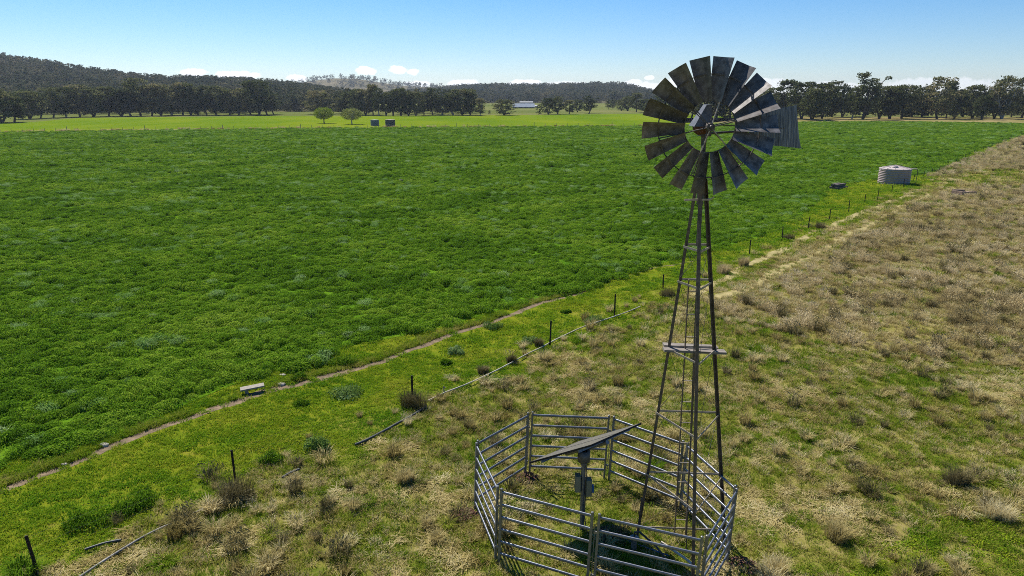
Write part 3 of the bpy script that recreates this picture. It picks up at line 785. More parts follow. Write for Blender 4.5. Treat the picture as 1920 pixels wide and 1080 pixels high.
for i, (x, b, h, wd) in enumerate(RB):
    plant_tree(GUMS[(i*5+1) % 7] if i not in (16, 29) else GUMS[3 if i == 16 else 1], x, b, h, wd*1.05, '%s gum tree, %s from left in band behind the wheel' % ('tall pale-forked' if i == 29 else ('tall multi-stemmed' if i == 16 else ('tall dark' if h > 63 else ('small dark' if h < 53 else 'dark olive'))), ORD[i+1]), 'gum trees in the right-hand band', 520+i, i in (29, 15))
LT = round_tree(5, M['lime'], 3000); OT = round_tree(9, M['olive'], 2400)
plant_tree(LT, 608, 231.5, 30, 37, 'round bright green tree with short dark trunk beside paler twin', 'round green trees', 610, name='round_tree', nat=1.08)
plant_tree(OT, 660, 233, 30, 40, 'round olive tree with visible grey branches near the dark tank', 'round green trees', 611, True, name='round_tree', nat=1.08)

# woods on the hills and behind the tree lines: one mass
hsrc = []
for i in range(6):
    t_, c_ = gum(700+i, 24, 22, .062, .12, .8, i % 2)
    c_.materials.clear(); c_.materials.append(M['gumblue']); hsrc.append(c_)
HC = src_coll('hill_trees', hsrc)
def woods(name, x0, x1, r0, r1, sp, zf, hmin, hmax, keep=None):
    area = (x1-x0)/FPX*(r0+r1)/2*(r1-r0); n = int(area/(sp*sp))
    rr = np.sqrt(rng.uniform(r0*r0, r1*r1, n)); px = rng.uniform(x0, x1, n)
    if keep is not None:
        k = keep(px, rr); rr, px = rr[k], px[k]; n = len(rr)
    X = (px-960)/FPX*rr; Z = np.array([max(-.1, zf(a, b))-.4 if zf else -.1 for a, b in zip(px, rr)])
    h = rng.uniform(hmin, hmax, n); wd = h*rng.uniform(.75, 1.25, n)
    gn_stuff(name, np.stack([X, rr, Z], 1), rng.uniform(0, 6.28, n), np.stack([wd, wd, h], 1), rng.integers(0, 6, n), HC); print(name, n)
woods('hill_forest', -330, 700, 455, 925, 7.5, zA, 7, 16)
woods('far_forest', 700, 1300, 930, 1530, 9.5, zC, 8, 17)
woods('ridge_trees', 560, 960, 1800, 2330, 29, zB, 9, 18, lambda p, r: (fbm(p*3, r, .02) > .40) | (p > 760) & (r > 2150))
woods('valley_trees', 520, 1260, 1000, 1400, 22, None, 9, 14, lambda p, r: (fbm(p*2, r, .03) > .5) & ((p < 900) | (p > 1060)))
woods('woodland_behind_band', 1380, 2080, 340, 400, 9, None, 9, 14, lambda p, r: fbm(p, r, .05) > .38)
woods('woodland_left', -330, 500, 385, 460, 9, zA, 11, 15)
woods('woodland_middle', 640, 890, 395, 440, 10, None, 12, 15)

# ------------------------------------------------------------------ the air
b = NB('haze_air'); pv = b.n('ShaderNodeVolumePrincipled')
pv.inputs['Color'].default_value = (.78, .86, 1, 1); pv.inputs['Density'].default_value = .00009; pv.inputs['Anisotropy'].default_value = .3
b.l(pv.outputs[0], b.o.inputs['Volume'])
mb = MB(); mb.box((0, 2000, 44), (8600, 4300, 90)); tag(mb.build('haze', b.m), kind='stuff')

# ------------------------------------------------------------------ weeds and bushes one can point to
def weed(px, py, wpx, hpx, kind, label, name, seed):
    p = G(px, py); k = depth(p)/FPX; wd = wpx*k; hh = hpx*k*(.72 if kind.startswith('weed') else 1.0)
    r = random.Random(seed); mb = MB()
    if kind in ('weed', 'weedpale'):
        nl = int(900*min(2.2, max(.5, wd*hh/.5)))
        nb = max(3, int(wd/.22))
        for j in range(nb):
            a = r.uniform(0, 6.28); q = r.random()**.5*.32*wd
            sub = MB(); leaves(sub, r, nl//nb, wd*.26, hh*r.uniform(.6, 1), .07); blades(sub, r, 40, hh*1.05, .5, wd*.2, .018)
            mb.add([(v[0]+q*math.cos(a), v[1]+q*math.sin(a)*.8, v[2]) for v in sub.v], sub.f)
    elif kind == 'spiky':
        blades(mb, r, 260, hh, 1.3, wd*.22, .018, 1.1, .5)
    else:
        for j in range(7):
            a = r.uniform(0, 6.28); q = r.random()**.5*.3*wd; sub = MB()
            blades(sub, r, 120, hh*r.uniform(.7, 1.05), .7, wd*.16, .010, .7, .6)
            mb.add([(v[0]+q*math.cos(a), v[1]+q*math.sin(a)*.8, v[2]) for v in sub.v], sub.f)
    o = mb.build(name, M['weed' if kind == 'spiky' else kind]); o.location = p
    tag(o, label, 'weed' if 'weed' in name else ('bush' if 'bush' in name else 'tussock')); return o
WEEDS = [
 (440,937,84,58,'brush','brown tangled bush swallowing the foot of a fence post','dry_bush'),
 (776,765,80,45,'brush','sprawling brown bush around post where the white pipe starts','dry_bush'),
 (505,868,54,34,'weed','round dark green weed right of the post in the brown bush','weed_clump'),
 (588,843,62,40,'weedpale','large silvery green weed mound beside the smaller dark green one','weed_clump'),
 (252,950,96,40,'weed','long low dark green weed patch, upper one of two','weed_clump'),
 (160,985,96,34,'weed','long low dark green weed patch, lower left one of two','weed_clump'),
 (45,1080,80,50,'spiky','spiky dark green clump at the corner post, bottom left','weed_clump'),
 (652,742,84,24,'weedpale','low pale green weed patch below the dirt path','weed_clump'),
 (570,757,44,20,'weed','small dark green weed below concrete slab across the path','weed_clump'),
 (855,664,34,24,'weedpale','pale topped weed mid strip, upper of a touching pair','weed_clump'),
 (838,683,30,20,'weed','dark weed mid strip, lower of a touching pair','weed_clump'),
 (925,615,40,18,'weedpale','green weed tuft growing on the dirt path','weed_clump'),
 (645,684,56,26,'weed','dark green mound above the path right of the slab','weed_clump'),
 (560,712,34,18,'weed','dark weed between two flat stones and the slab','weed_clump'),
 (1110,604,44,20,'weedpale','pale weed patch left of a post under the tower','weed_clump'),
 (995,643,34,18,'weedpale','pale weed left of the middle fence post','weed_clump'),
 (1062,586,22,10,'weed','small dark weed alone in the bright strip','weed_clump'),
 (1012,650,22,20,'brush','small brown bush against the middle fence post','dry_bush'),
 (960,680,24,20,'brush','brown tuft over the white pipe, left of the middle post','dry_tussock'),
 (905,700,30,20,'brush','brown tuft behind the bend of the white pipe','dry_tussock'),
 (1355,512,42,26,'drypink','pinkish feathery grass right of tower, nearer of two','dry_tussock'),
 (1392,498,30,24,'drypink','pinkish feathery grass right of tower, farther of two','dry_tussock'),
 (1476,449,34,14,'brush','mauve brown bush at the fence between two pickets','dry_bush'),
 (1530,428,40,18,'brush','wide mauve brown bush farther along the fence','dry_bush'),
 (1250,556,44,22,'brush','grey brown bush at post left of tower leg','dry_bush'),
 (1865,975,70,44,'dry','big rounded dry tussock near right edge of the paddock','dry_tussock'),
 (1575,1010,64,40,'dry','big straw tussock in the bottom right paddock','dry_tussock'),
 (1790,905,56,44,'brush','dark brown spiky tussock in the right paddock','dry_tussock'),
 (762,905,40,34,'dry','tall straw tussock between pipe and yard','dry_tussock'),
 (1455,1075,70,40,'dry','straw tussock beside the shadow of the yard','dry_tussock'),
]
for i, (x, y, wd, hh, kd, lb, nm) in enumerate(WEEDS): weed(x, y, wd, hh, kd, lb, nm, 900+i)
def litter(px, py, wd, label, seed):
    p = G(px, py); r = random.Random(seed); mb = MB()
    for _ in range(420):
        a = r.uniform(0, 6.28); q = math.sqrt(r.random()); c = Vector((q*wd*math.cos(a), q*wd*.8*math.sin(a), (1-q*q)*.16*r.random()+.015))
        nn = Vector((r.gauss(0, .6), r.gauss(0, .6), 1)).normalized(); t1 = nn.orthogonal().normalized(); t1.rotate(Matrix.Rotation(r.uniform(0, 6.28), 3, nn)); t2 = nn.cross(t1); s = r.uniform(.02, .05)
        mb.add([c-t1*s, c-t2*s*.5, c+t1*s, c+t2*s*.5], [(0, 1, 2, 3)])
    o = mb.build('leaf_litter', M['leafpile']); o.location = p; tag(o, label, None, None, 'stuff')
litter(872, 968, .42, 'red brown litter outside left corner of the yard', 1)
litter(988, 897, .35, 'red brown litter at the back left corner post', 2)
litter(1150, 1005, .5, 'reddish bare soil and litter beside the solar post', 3)
litter(1390, 1062, .4, 'reddish litter outside the right corner of the yard', 4)

# ------------------------------------------------------------------ wire fence
POSTS = [(72,1078,80),(441,903,62),(773,756,53),(1031,648,47),(1152,594,43),(1243,543,28),(1405,478,27),(1466,451,25),(1515,431,24),(1555,413,21),(1591,399,23),(1621,381,16),(1645,377,24),(1672,362,15),(1694,351,15),(1713,341,12),(1731,334,12),(1747,328,11),(1761,322,9),(1776,314,9),(1793,306,8),(1809,298,8),(1826,290,7.5),(1843,283,7),(1860,276,7),(1878,268,6.5),(1896,261,6.5),(1915,253.5,6)]
fw = thing('wire_fence', G(*POSTS[0][:2]), 'sagging wire fence on thin dark steel pickets between crop and dry paddock', 'fence')
tops = []
rr = random.Random(4)
for i, (x, y, h) in enumerate(POSTS):
    p = G(x, y); H = max(.85, min(1.25, h*depth(p)/FPX*1.05))
    t = p + Vector((rr.gauss(0, .02) + (-.10 if i == 0 else 0), rr.gauss(0, .02), H))
    mb = MB()
    for a in range(3):                                  # star section
        q = Vector((math.cos(a*2.094+.4), math.sin(a*2.094+.4), 0))
        mb.bar(p + q*.017 - Vector((0, 0, .05)), t + q*.017, .010, .042, up=q)
    mb.build('fence_post', M['star'], fw); tops.append((p, t))
for fr in (.95, .68, .4):
    mb = MB(); pts = []
    for (p, t), (p2, t2) in zip(tops[:-1], tops[1:]):
        a = p.lerp(t, fr); b = p2.lerp(t2, fr)
        pts += [a, a.lerp(b, .5) - Vector((0, 0, .03))]
    pts.append(tops[-1][0].lerp(tops[-1][1], fr))
    mb.tube(pts, .0013, 4); mb.build('wire', M['wire'], fw)
# far fence between the two fields
ff = thing('wire_fence', G(0, 248.3), 'distant low wire fence along far edge of the dark green crop', 'fence')
fp = []
for i in range(60):
    px = -20 + 1230*i/59; p = G(px, float(np.interp(px, [0, 300, 600, 900, 1200], [248.6, 244.4, 240.7, 238.7, 236.6])))
    mb = MB(); hh = 1.1 if i % 7 else 1.5
    mb.rod(p - Vector((0, 0, .1)), p + Vector((0, 0, hh)), .05 if i % 7 else .08, n=6); mb.build('fence_post', M['plank'], ff); fp.append(p)
for z in (.5, 1.0):
    mb = MB(); mb.tube([p + Vector((0, 0, z)) for p in fp], .006, 4); mb.build('wire', M['wire'], ff)

# ------------------------------------------------------------------ pipes along the fence
def pipe(name, pts, r, m, label, lift=.05, sink=.13):
    P = [G(*p) + Vector((0, 0, lift)) for p in pts]
    Q = []
    for a, b in zip(P[:-1], P[1:]): Q += [a.lerp(b, t/4) for t in range(4)]
    Q.append(P[-1])
    Q = [q + Vector((0, 0, (fbm(q.x, q.y, .7)-.5)*sink)) for q in Q]
    for _ in range(1): Q = [Q[0]] + [(Q[i-1]+Q[i]*2+Q[i+1])/4 for i in range(1, len(Q)-1)] + [Q[-1]]
    mb = MB(); mb.tube(Q, r, 8); o = mb.build(name, m, loc=P[0]); tag(o, label, 'pipe'); return o
pipe('water_pipe', [(803,756),(838,740),(880,724),(930,699),(960,684),(1000,662),(1030,647),(1080,621),(1150,598),(1200,579)], .026, M['whitepipe'], 'long pale pipe lying along the fence past the middle posts', .10, .10)
pipe('water_pipe', [(800,766),(770,786),(740,802),(690,828),(666,838)], .04, M['blackpipe'], 'black pipe lying in grass between the brown bush and weeds', .08, .08)
pipe('water_pipe', [(470,925),(430,942),(380,962),(330,986),(270,1012),(215,1045),(165,1078),(120,1110)], .03, M['greypipe'], 'grey weathered pipe running to the bottom left under the bush', .10, .10)
pipe('water_pipe', [(562,888),(545,895),(530,904)], .035, M['blackpipe'], 'short stub of dark pipe showing through brown tussocks', .14, 0)
pipe('water_pipe', [(160,1036),(195,1024),(228,1018)], .03, M['blackpipe'], 'short dark curved pipe end near the bottom left pickets', .09, .05)
mb = MB(); p = G(833, 741); mb.rod(p, p+Vector((-.01, 0, .35)), .02, n=8); mb.rod(p+Vector((0, 0, .3)), p+Vector((.06, -.03, .3)), .012, n=6)
tag(mb.build('pipe_riser', M['greypipe'], loc=p), 'short grey riser sticking up from the pale pipe', 'pipe')

# ------------------------------------------------------------------ slab, stones, sleepers, broken trough
p = G(474, 736)
t = thing('concrete_bench', p, 'pale concrete slab propped on block beside the dirt path', 'bench')
mb = MB(); rot = Matrix.Rotation(R(24), 3, 'Z') @ Matrix.Rotation(R(-3), 3, 'Y')
mb.box(p + Vector((.0, .0, .21)), (.80, .30, .05), rot); mb.build('slab', M['concrete'], t)
for sx in (-.2,):
    mb = MB(); mb.box(p + rot @ Vector((sx, .02, .0)) + Vector((0, 0, .09)), (.12, .20, .18), rot); mb.build('block', M['concrete'], t)
def stone(px, py, sz, label, seed):
    p = G(px, py); r = random.Random(seed); mb = MB(); n = 9
    ring = [(math.cos(2*PI*i/n)*sz[0]*r.uniform(.8, 1.1), math.sin(2*PI*i/n)*sz[1]*r.uniform(.8, 1.1)) for i in range(n)]
    vs = [(x, y, -.02) for x, y in ring] + [(x*.95, y*.95, sz[2]*.7) for x, y in ring] + [(x*.75, y*.75, sz[2]*r.uniform(.9, 1.05)) for x, y in ring]
    fs = [(i, (i+1) % n, n+(i+1) % n, n+i) for i in range(n)] + [(n+i, n+(i+1) % n, 2*n+(i+1) % n, 2*n+i) for i in range(n)] + [tuple(range(2*n, 3*n))]
    mb.add(vs, fs); o = mb.build('flat_stone', M['stone']); o.location = p; tag(o, label, 'stone', 'pale stones by the dirt path')
stone(528, 722.5, (.17, .11, .09), 'pale flat stone at the path edge right of the slab', 1)
stone(530, 704, (.13, .09, .06), 'small pale stone at the crop edge above the flat stone', 2)
stone(121, 873, (.10, .07, .07), 'small white stone on the dirt path near the left edge', 3)
stone(196, 836, (.16, .10, .08), 'brownish stone beside the path right of the white one', 4)

p = G(1572, 354); k = depth(p)/FPX
t = thing('sleeper_stack', p, 'stack of dark old timber sleepers at the crop edge', 'timber')
rot = Matrix.Rotation(R(38), 3, 'Z')
for i, (dx, dy, dz, ln) in enumerate([(0, -.32, .15, 2.1), (.05, .05, .15, 2.2), (0, .42, .15, 2.0), (.1, -.1, .44, 2.1), (-.05, .30, .45, 1.9)]):
    mb = MB(); mb.box(p + rot @ Vector((dx, dy, dz)), (ln, .30, .26), rot @ Matrix.Rotation(R(2*i-4), 3, 'Z')); mb.build('sleeper', M['sleeper'], t)
p = G(1806, 366)
t = thing('broken_trough', p, 'brown broken open trough lying in the grass near right edge', 'trough')
rot = Matrix.Rotation(R(20), 3, 'Z')
for c, sz, yaw in (((0, -.62, .22), (2.0, .16, .5), 0), ((0, .62, .26), (1.9, .16, .55), 4), ((-.95, 0, .25), (.16, 1.2, .5), 0), ((.95, .0, .16), (.16, 1.2, .34), -6)):
    mb = MB(); mb.box(p + rot @ Vector(c), sz, rot @ Matrix.Rotation(R(yaw), 3, 'Z') @ Matrix.Rotation(R(yaw), 3, 'Y')); mb.build('side_slab', M['trough'], t)
mb = MB(); mb.box(p + rot @ Vector((-1.25, -.5, .1)), (.7, .3, .2), rot @ Matrix.Rotation(R(15), 3, 'Y')); mb.build('rubble_block', M['trough'], t)
p = G(752, 344)
o = MB(); o.lathe([(0, .5), (.25, .45), (.33, .2), (.3, 0)], 10)
o = o.build('tree_stump', M['bark']); o.location = p; tag(o, 'tiny dark stump out in the middle of the green crop', 'stump')

# ------------------------------------------------------------------ tanks
def tank(c, rad, ht, roof, mw, mr, label, ribs, extras=False):
    t = thing('water_tank', c, label, 'tank')
    n = ribs*8; prof = [(rad + .022*math.sin(2*PI*i/8), ht*i/n) for i in range(n+1)]
    mb = MB(); mb.lathe(prof, 64); o = mb.build('tank_wall', mw); o.parent = t
    mb = MB(); seg = 12; vs = [(0, 0, ht+roof)] ; mb.lathe([(rad+.06, ht-.02), (rad+.06, ht+.03), (rad*.5, ht+roof*.55), (.02, ht+roof)], seg if extras else 24, smooth=False)
    o = mb.build('tank_roof', mr); o.parent = t
    if extras:
        mb = MB()
        for i in range(seg):
            a = 2*PI*i/seg; mb.rod((rad*math.cos(a), rad*math.sin(a), ht+.06), (.05*math.cos(a), .05*math.sin(a), ht+roof+.02), .022, n=6)
        o = mb.build('roof_rib', mr); o.parent = t
        mb = MB(); mb.lathe([(.0, .16), (.32, .16), (.34, 0)], 20); o = mb.build('hatch', M['tankroof']); o.parent = t; o.location = (-.45, -.62, ht+roof*.47)
        mb = MB(); mb.tube([(rad-.1, -.1, ht-.05), (rad+.35, -.15, ht-.02), (rad+.75, -.2, ht-.06)], .07, 10); o = mb.build('inlet_pipe', M['whitepipe']); o.parent = t
        mb = MB(); mb.tube([(rad+.75, -.2, ht-.06), (rad+.85, -.2, ht-.3), (rad+.8, -.25, .0)], .035, 8); o = mb.build('riser_pipe', M['blackpipe']); o.parent = t
    return t
tc_ = G(1676, 347.5) + Vector((.85, 1.72, 0))
tank(tc_, 1.72, 1.78, .40, M['tank'], M['tankroof'], 'beige corrugated water tank with conical roof at the crop corner', 9, True)
tank(G(703, 235.5), 1.45, 1.9, .15, M['greytank'], M['white'], 'small blue grey tank beside the dark tank across the crop', 5)
tank(G(732, 237.2), 1.65, 2.2, .12, M['darktank'], M['tank'], 'dark brown tank right of the blue grey one across the crop', 5)

# ------------------------------------------------------------------ far farm buildings
def shed(px, py, wpx, hpx, dep, wall, roof, label, name='farm_shed', rise=.35, doors=2):
    p = G(px, py); k = depth(p)/FPX; W_, H_ = wpx*k, hpx*k; wh = H_*(1-rise)
    t = thing(name, p, label, 'shed' if 'shed' in name else 'house')
    mb = MB(); mb.box((0, dep/2, wh/2), (W_, dep, wh)); o = mb.build('wall', wall); o.parent = t
    a = W_/2+.4; e = wh; rg = H_
    mb = MB(); vs = [(-a, -.4, e), (a, -.4, e), (a, dep/2, rg), (-a, dep/2, rg), (a, dep+.4, e), (-a, dep+.4, e)]
    vs += [(x, y, z-.15) for x, y, z in vs]
    mb.add(vs, [(0,1,2,3), (3,2,4,5), (7,6,9,8), (8,9,11,10), (0,6,7,1), (5,4,10,11), (1,7,8,2), (2,8,10,4), (0,3,9,6), (3,5,11,9)])
    o = mb.build('roof', roof); o.parent = t
    for i in range(doors):
        mb = MB(); mb.box((-W_/2 + W_*(i+.5)/doors, -.03, wh*.4), (W_/doors*.45, .1, wh*.8)); o = mb.build('door', M['darkroof']); o.parent = t
shed(982, 203, 40, 8.5, 26, M['shedwall'], M['shedroof'], 'long blue grey roofed shed in front of the white one', rise=.72, doors=4)
shed(987, 195.5, 24, 5, 20, M['white'], M['white'], 'white shed behind the long blue grey shed', rise=.3)
shed(1003, 201.5, 9, 4, 12, M['shedwall'], M['white'], 'small pale shed at right end of the long grey shed', rise=.4, doors=1)
shed(538, 191.5, 17, 6, 14, M['white'], M['darkroof'], 'low dark roofed farmhouse below the wooded hill', 'farm_house', .5, 1)
shed(565, 192.5, 7, 4, 10, M['white'], M['darkroof'], 'tiny white cottage right of the dark roofed farmhouse', 'farm_house', .4, 1)
shed(627, 194, 13, 4.5, 16, M['white'], M['white'], 'white roofed shed showing between dark gums', rise=.5, doors=1)

# ------------------------------------------------------------------ cattle yard panels
CORN = [(-.968,15.612),(.412,17.285),(2.611,17.068),(4.251,15.596),(4.885,13.522),(3.704,11.716),(1.658,12.537),(-.365,13.492)]
LEAN = Vector((.038, .012))
PLAB = ['steel yard panel at the back left, nearest the red litter', 'steel yard panel at the back, behind the solar panel', 'steel yard panel at back right, behind left tower leg',
        'sunlit steel yard panel on the right, behind the ladder', 'steel yard panel seen end-on at the right front corner', 'steel yard panel at the front right, over the solar shadow',
        'steel yard panel at the front left, clear of the tower', 'bright sunlit steel yard panel on the left side']
def lean(v): return Vector((v.x + LEAN.x*v.z, v.y + LEAN.y*v.z, v.z))
PH = 1.90
for i in range(8):
    a = Vector((*CORN[i], 0)); b = Vector((*CORN[(i+1) % 8], 0)); d = (b-a).normalized()
    a = a + d*.075; b = b - d*.075
    t = thing('yard_panel', (a+b)/2, PLAB[i], 'fence panel', 'galvanised panels of the octagonal yard')
    for e in (a, b):
        mb = MB(); mb.bar(lean(e - Vector((0, 0, .03))), lean(e + Vector((0, 0, PH))), .05, .05, up=d)
        mb.rod(lean(e + Vector((0, 0, PH-.002))), lean(e + Vector((0, 0, PH+.012))), .03, .012, n=8)
        mb.build('post', M['galvpost'], t)
    for k in range(6):
        z = .27 + k*(1.81-.27)/5
        mb = MB(); mb.rod(lean(a + d*.024 + Vector((0, 0, z))), lean(b - d*.024 + Vector((0, 0, z))), .035, n=12, rx=.022)
        mb.build('rail', M['galv'], t)
    mb = MB()                                            # joining lugs and pin at the far end
    for z in (.42, 1.45):
        mb.box(lean(b + d*.055 + Vector((0, 0, z))), (.075, .03, .05), Matrix.Rotation(math.atan2(d.y, d.x), 3, 'Z'))
    c = b + d*.075; mb.rod(lean(c + Vector((0, 0, .30))), lean(c + Vector((0, 0, 1.62))), .008, n=6)
    mb.build('joining_pin', M['galvpost'], t)

# ------------------------------------------------------------------ solar pump array
Lc, Tc, Bc = Vector((.42, 15.05, 1.64)), Vector((1.65, 16.05, 1.64)), Vector((1.50, 13.87, 2.66))
e1 = (Bc-Lc); e2 = (Tc-Lc)
e2 = e2 - e1*(e2.dot(e1)/e1.length_squared)
e1 = e1*1.2; e2 = e2*1.1
cen = Lc + (e1+e2)/2
nrm = e1.cross(e2).normalized()
if nrm.z < 0: nrm = -nrm
base = G(1090, 1003)
base = Vector((base.x*.5+cen.x*.5, base.y*.5+cen.y*.5, 0))
t = thing('solar_pump', base, 'dusty tilted solar panel on a galvanised post inside the yard', 'solar panel')
X_, Y_ = e1.normalized(), nrm.cross(e1).normalized()
MX = Matrix((X_, Y_, nrm)).transposed()
for s in (-1, 1):
    c = cen + Y_*s*e2.length/4
    mb = MB(); lx, ly = e1.length, e2.length/2-.012
    mb.box((0, 0, 0), (lx-.06, ly-.06, .024))
    o = mb.build('solar_module', M['solar']); o.matrix_world = Matrix.Translation(c) @ MX.to_4x4()
    o.parent = t; o.matrix_parent_inverse = Matrix.Translation(-base)
    f = MB()
    for sx in (-1, 1):
        f.box((sx*(lx/2-.015), 0, -.006), (.03, ly, .04)); f.box((0, sx*(ly/2-.015), -.006), (lx-.06, .03, .04))
    q = f.build('module_frame', M['star']); q.parent = o
for s in (-.3, .3):
    mb = MB(); c = cen - nrm*.055 + X_*s*e1.length
    mb.bar(c - Y_*e2.length*.5, c + Y_*e2.length*.5, .045, .06, up=nrm); mb.build('support_rail', M['galv'], t)
mb = MB(); c = cen - nrm*.115
mb.rod(c - X_*.75, c + X_*.75, .055, n=12); mb.build('cross_tube', M['galv'], t)
hd = Vector((base.x, base.y, cen.z - .28))
mb = MB(); mb.rod(base - Vector((0, 0, .1)), hd, .055, n=16); mb.build('post', M['galv'], t)
mb = MB(); mb.box(hd + Vector((0, 0, .02)), (.14, .14, .34)); mb.rod(hd + Vector((-.02, 0, .1)), c, .06, n=10); mb.lathe([(0, .13), (.15, .13), (.15, -.13), (0, -.13)], 18, hd+Vector((0, 0, .06))); mb.build('tilt_bracket', M['hood'], t)
for s, hgt, wdt, nm in ((-.125, 1.28, .13, 'control_box'), (.135, 1.17, .14, 'control_box')):
    mb = MB(); mb.box(base + Vector((s, .03, hgt)), (wdt, .20, .42)); mb.box(base + Vector((s, -.074, hgt)), (wdt-.03, .012, .37)); bx = mb.build(nm, M['box'], t)
mb = MB(); mb.box(base + Vector((.235, .03, 1.12)), (.055, .12, .16)); mb.build('isolator', M['bluebit'], t)
mb = MB(); mb.tube([base+Vector((.03, -.06, 2.0)), base+Vector((.075, -.05, 1.6)), base+Vector((.06, -.07, 1.2)), base+Vector((.05, -.075, .4)), base+Vector((.12, -.2, .02))], .012, 6); mb.build('cable', M['blackpipe'], t)

# bore gear in the middle of the yard
wp = G(1188, 1032)
t = thing('bore_well', wp, 'small bore head and bent pipe in the solar shadow', 'bore head')
mb = MB(); mb.rod(wp, wp+Vector((0, 0, .32)), .07, n=14); mb.rod(wp+Vector((0, 0, .32)), wp+Vector((0, 0, .35)), .11, n=14); mb.build('casing', M['galvpost'], t)
mb = MB(); mb.tube([wp+Vector((0, 0, .35)), wp+Vector((.0, 0, .48)), wp+Vector((.1, -.03, .52)), wp+Vector((.45, -.25, .3)), wp+Vector((.7, -.5, .05))], .025, 8); mb.build('outlet_pipe', M['blackpipe'], t)
pipe('bore_pipe', [(1239,1034),(1262,1050),(1290,1070),(1312,1092)], .03, M['whitepipe'], 'pale pipe slanting out of the yard near the front tower leg', .25, 0)
pipe('blue_hose', [(1143,1005),(1180,1018),(1222,1034),(1255,1047)], .016, M['bluebit'], 'thin blue hose across the shaded ground in the yard', .05)

# ------------------------------------------------------------------ windmill
TC_ = Vector((3.96, 13.74, 0)); TA = R(146.3); HT = 8.6
def leg(k, z, dr=0.0):
    tt = z/HT; rad = 1.21 + (.11-1.21)*tt + dr; a = TA + (0, 2*PI/3, -2*PI/3)[k]
    return Vector((TC_.x - .23*tt + rad*math.cos(a), TC_.y + .06*tt + rad*math.sin(a), z))
def axis(z): tt = z/HT; return Vector((TC_.x - .23*tt, TC_.y + .06*tt, z))
wm = thing('windmill', TC_, 'tall steel windmill pump with eighteen dark sails on three-legged tower', 'windmill')
for k in range(3):
    mb = MB(); mb.angle(leg(k, -.1), leg(k, HT), .07 if k == 1 else .062, .012, up=(axis(4)-leg(k, 4)))
    if k == 0: mb.rod(leg(0, .35) + Vector((-.02, -.06, -.5)), leg(0, 1.1), .028, n=8)
    mb.build('tower_leg', M['toweriron'], wm)
for z in (.32, 1.84, 3.42, 4.98, 6.5, 7.25):
    mb = MB(); mb.bar(leg(0, z), leg(2, z), .012, .045); mb.build('girt', M['girt'], wm)
    if z > .5:
        mb = MB(); mb.bar(leg(0, z-.05, .02), leg(1, z-.05, .02), .012, .045); mb.build('girt', M['girt'], wm)
        mb = MB(); mb.bar(leg(2, z-.05, .05), leg(1, z-.05, .02), .012, .045); mb.build('girt', M['girt'], wm)
mb = MB()
zs = (.32, 1.84, 3.42, 4.98, 6.5, 7.25)
for z0, z1 in zip(zs[:-1], zs[1:]):
    for a, b in ((0, 1), (1, 2), (2, 0)):
        mb.rod(leg(a, z0), leg(b, z1), .004, n=5); mb.rod(leg(b, z0), leg(a, z1), .004, n=5)
mb.build('brace_wires', M['wire'], wm)
# ladder
def lerpY(py): return 14.28 + (13.95-14.28)*(995-py)/470
lr0, lr1 = atY(1265, 998, 14.30), atY(1291.5, 524, 13.93)
rr0, rr1 = atY(1286, 999, 14.28), atY(1311, 524, 13.90)
ld = MB(); ld.bar(lr0 + Vector((0, 0, -.05)), lr1, .02, .045); ld_o = ld.build('ladder', M['toweriron'], wm)
q = MB(); q.bar(rr0 + Vector((0, 0, -.05)), rr1, .03, .05); q = q.build('ladder_rail', M['toweriron']); q.parent = ld_o
for i in range(12):
    u = (i+.7)/12.2
    q = MB(); q.rod(lr0.lerp(lr1, u), rr0.lerp(rr1, u), .011, n=6); q = q.build('rung', M['girt']); q.parent = ld_o
# platform plank
pl0, pl1 = atY(1244, 655, 13.98), atY(1360, 660, 13.98)
mb = MB(); mb.bar(pl0, pl1, .20, .05); mb.build('platform_plank', M['plank'], wm)
mb = MB(); mb.bar(pl0 + Vector((.05, .26, .01)), pl1 + Vector((-.1, .26, .01)), .18, .045); mb.build('platform_plank', M['plank'], wm)
# mast, pump rod, furl bar
YH = axis(9).y
hubY = YH - .46
HUB = atY(1331, 238, hubY)
mt = Vector((axis(HT).x, axis(HT).y, HUB.z - .12))
mb = MB(); mb.rod(axis(7.25), mt, .045, n=12); mb.rod(axis(8.1), axis(8.5), .07, n=12); mb.build('mast', M['wheeliron'], wm)
mb = MB(); mb.rod(axis(.0) + Vector((.03, 0, 0)), axis(7.4), .014, n=6); mb.build('pump_rod', M['wheeliron'], wm)
mb = MB(); f0, f1 = atY(1283, 375, YH-.1), atY(1332, 374, YH-.12); mb.bar(f0, f1, .03, .035); mb.rod(f1, f1 + Vector((.06, -.02, .05)), .012, n=6); mb.build('furl_bar', M['girt'], wm)
for k in range(3):
    mb = MB(); mb.rod(leg(k, HT-.02), Vector((mt.x, mt.y, HT+.16)), .028, .04, n=8); mb.build('tower_cap', M['wheeliron'], wm)
# wheel frame: A points from the gearbox to the wheel's face
A = Vector((-.05, -1, .0)).normalized()
Rt = Vector((0, 0, 1)).cross(A).normalized()                # to the photo's right seen from the front
if Rt.x < 0: Rt = -Rt
Up = Vector((0, 0, 1))
RO, RI = 1.255, .465
def wpt(rad, ang, ax=0): return HUB + (Rt*math.cos(ang) + Up*math.sin(ang))*rad + A*ax
wheel = MB(); wheel.rod(HUB - A*.12, HUB + A*.10, .075, n=14); wheel.rod(HUB + A*.10, HUB + A*.15, .045, .03, n=12)
who = wheel.build('wheel', M['wheeliron'], wm)
def sub(mb, nm, m):
    o = mb.build(nm, m); o.parent = who; return o
n = 54
for rad, ax, th in ((RI+.01, -.015, .011), (.95, -.05, .012)):
    mb = MB(); mb.tube([wpt(rad, 2*PI*i/n, ax) for i in range(n)], th, 6, True); sub(mb, 'rim_ring', M['wheeliron'])
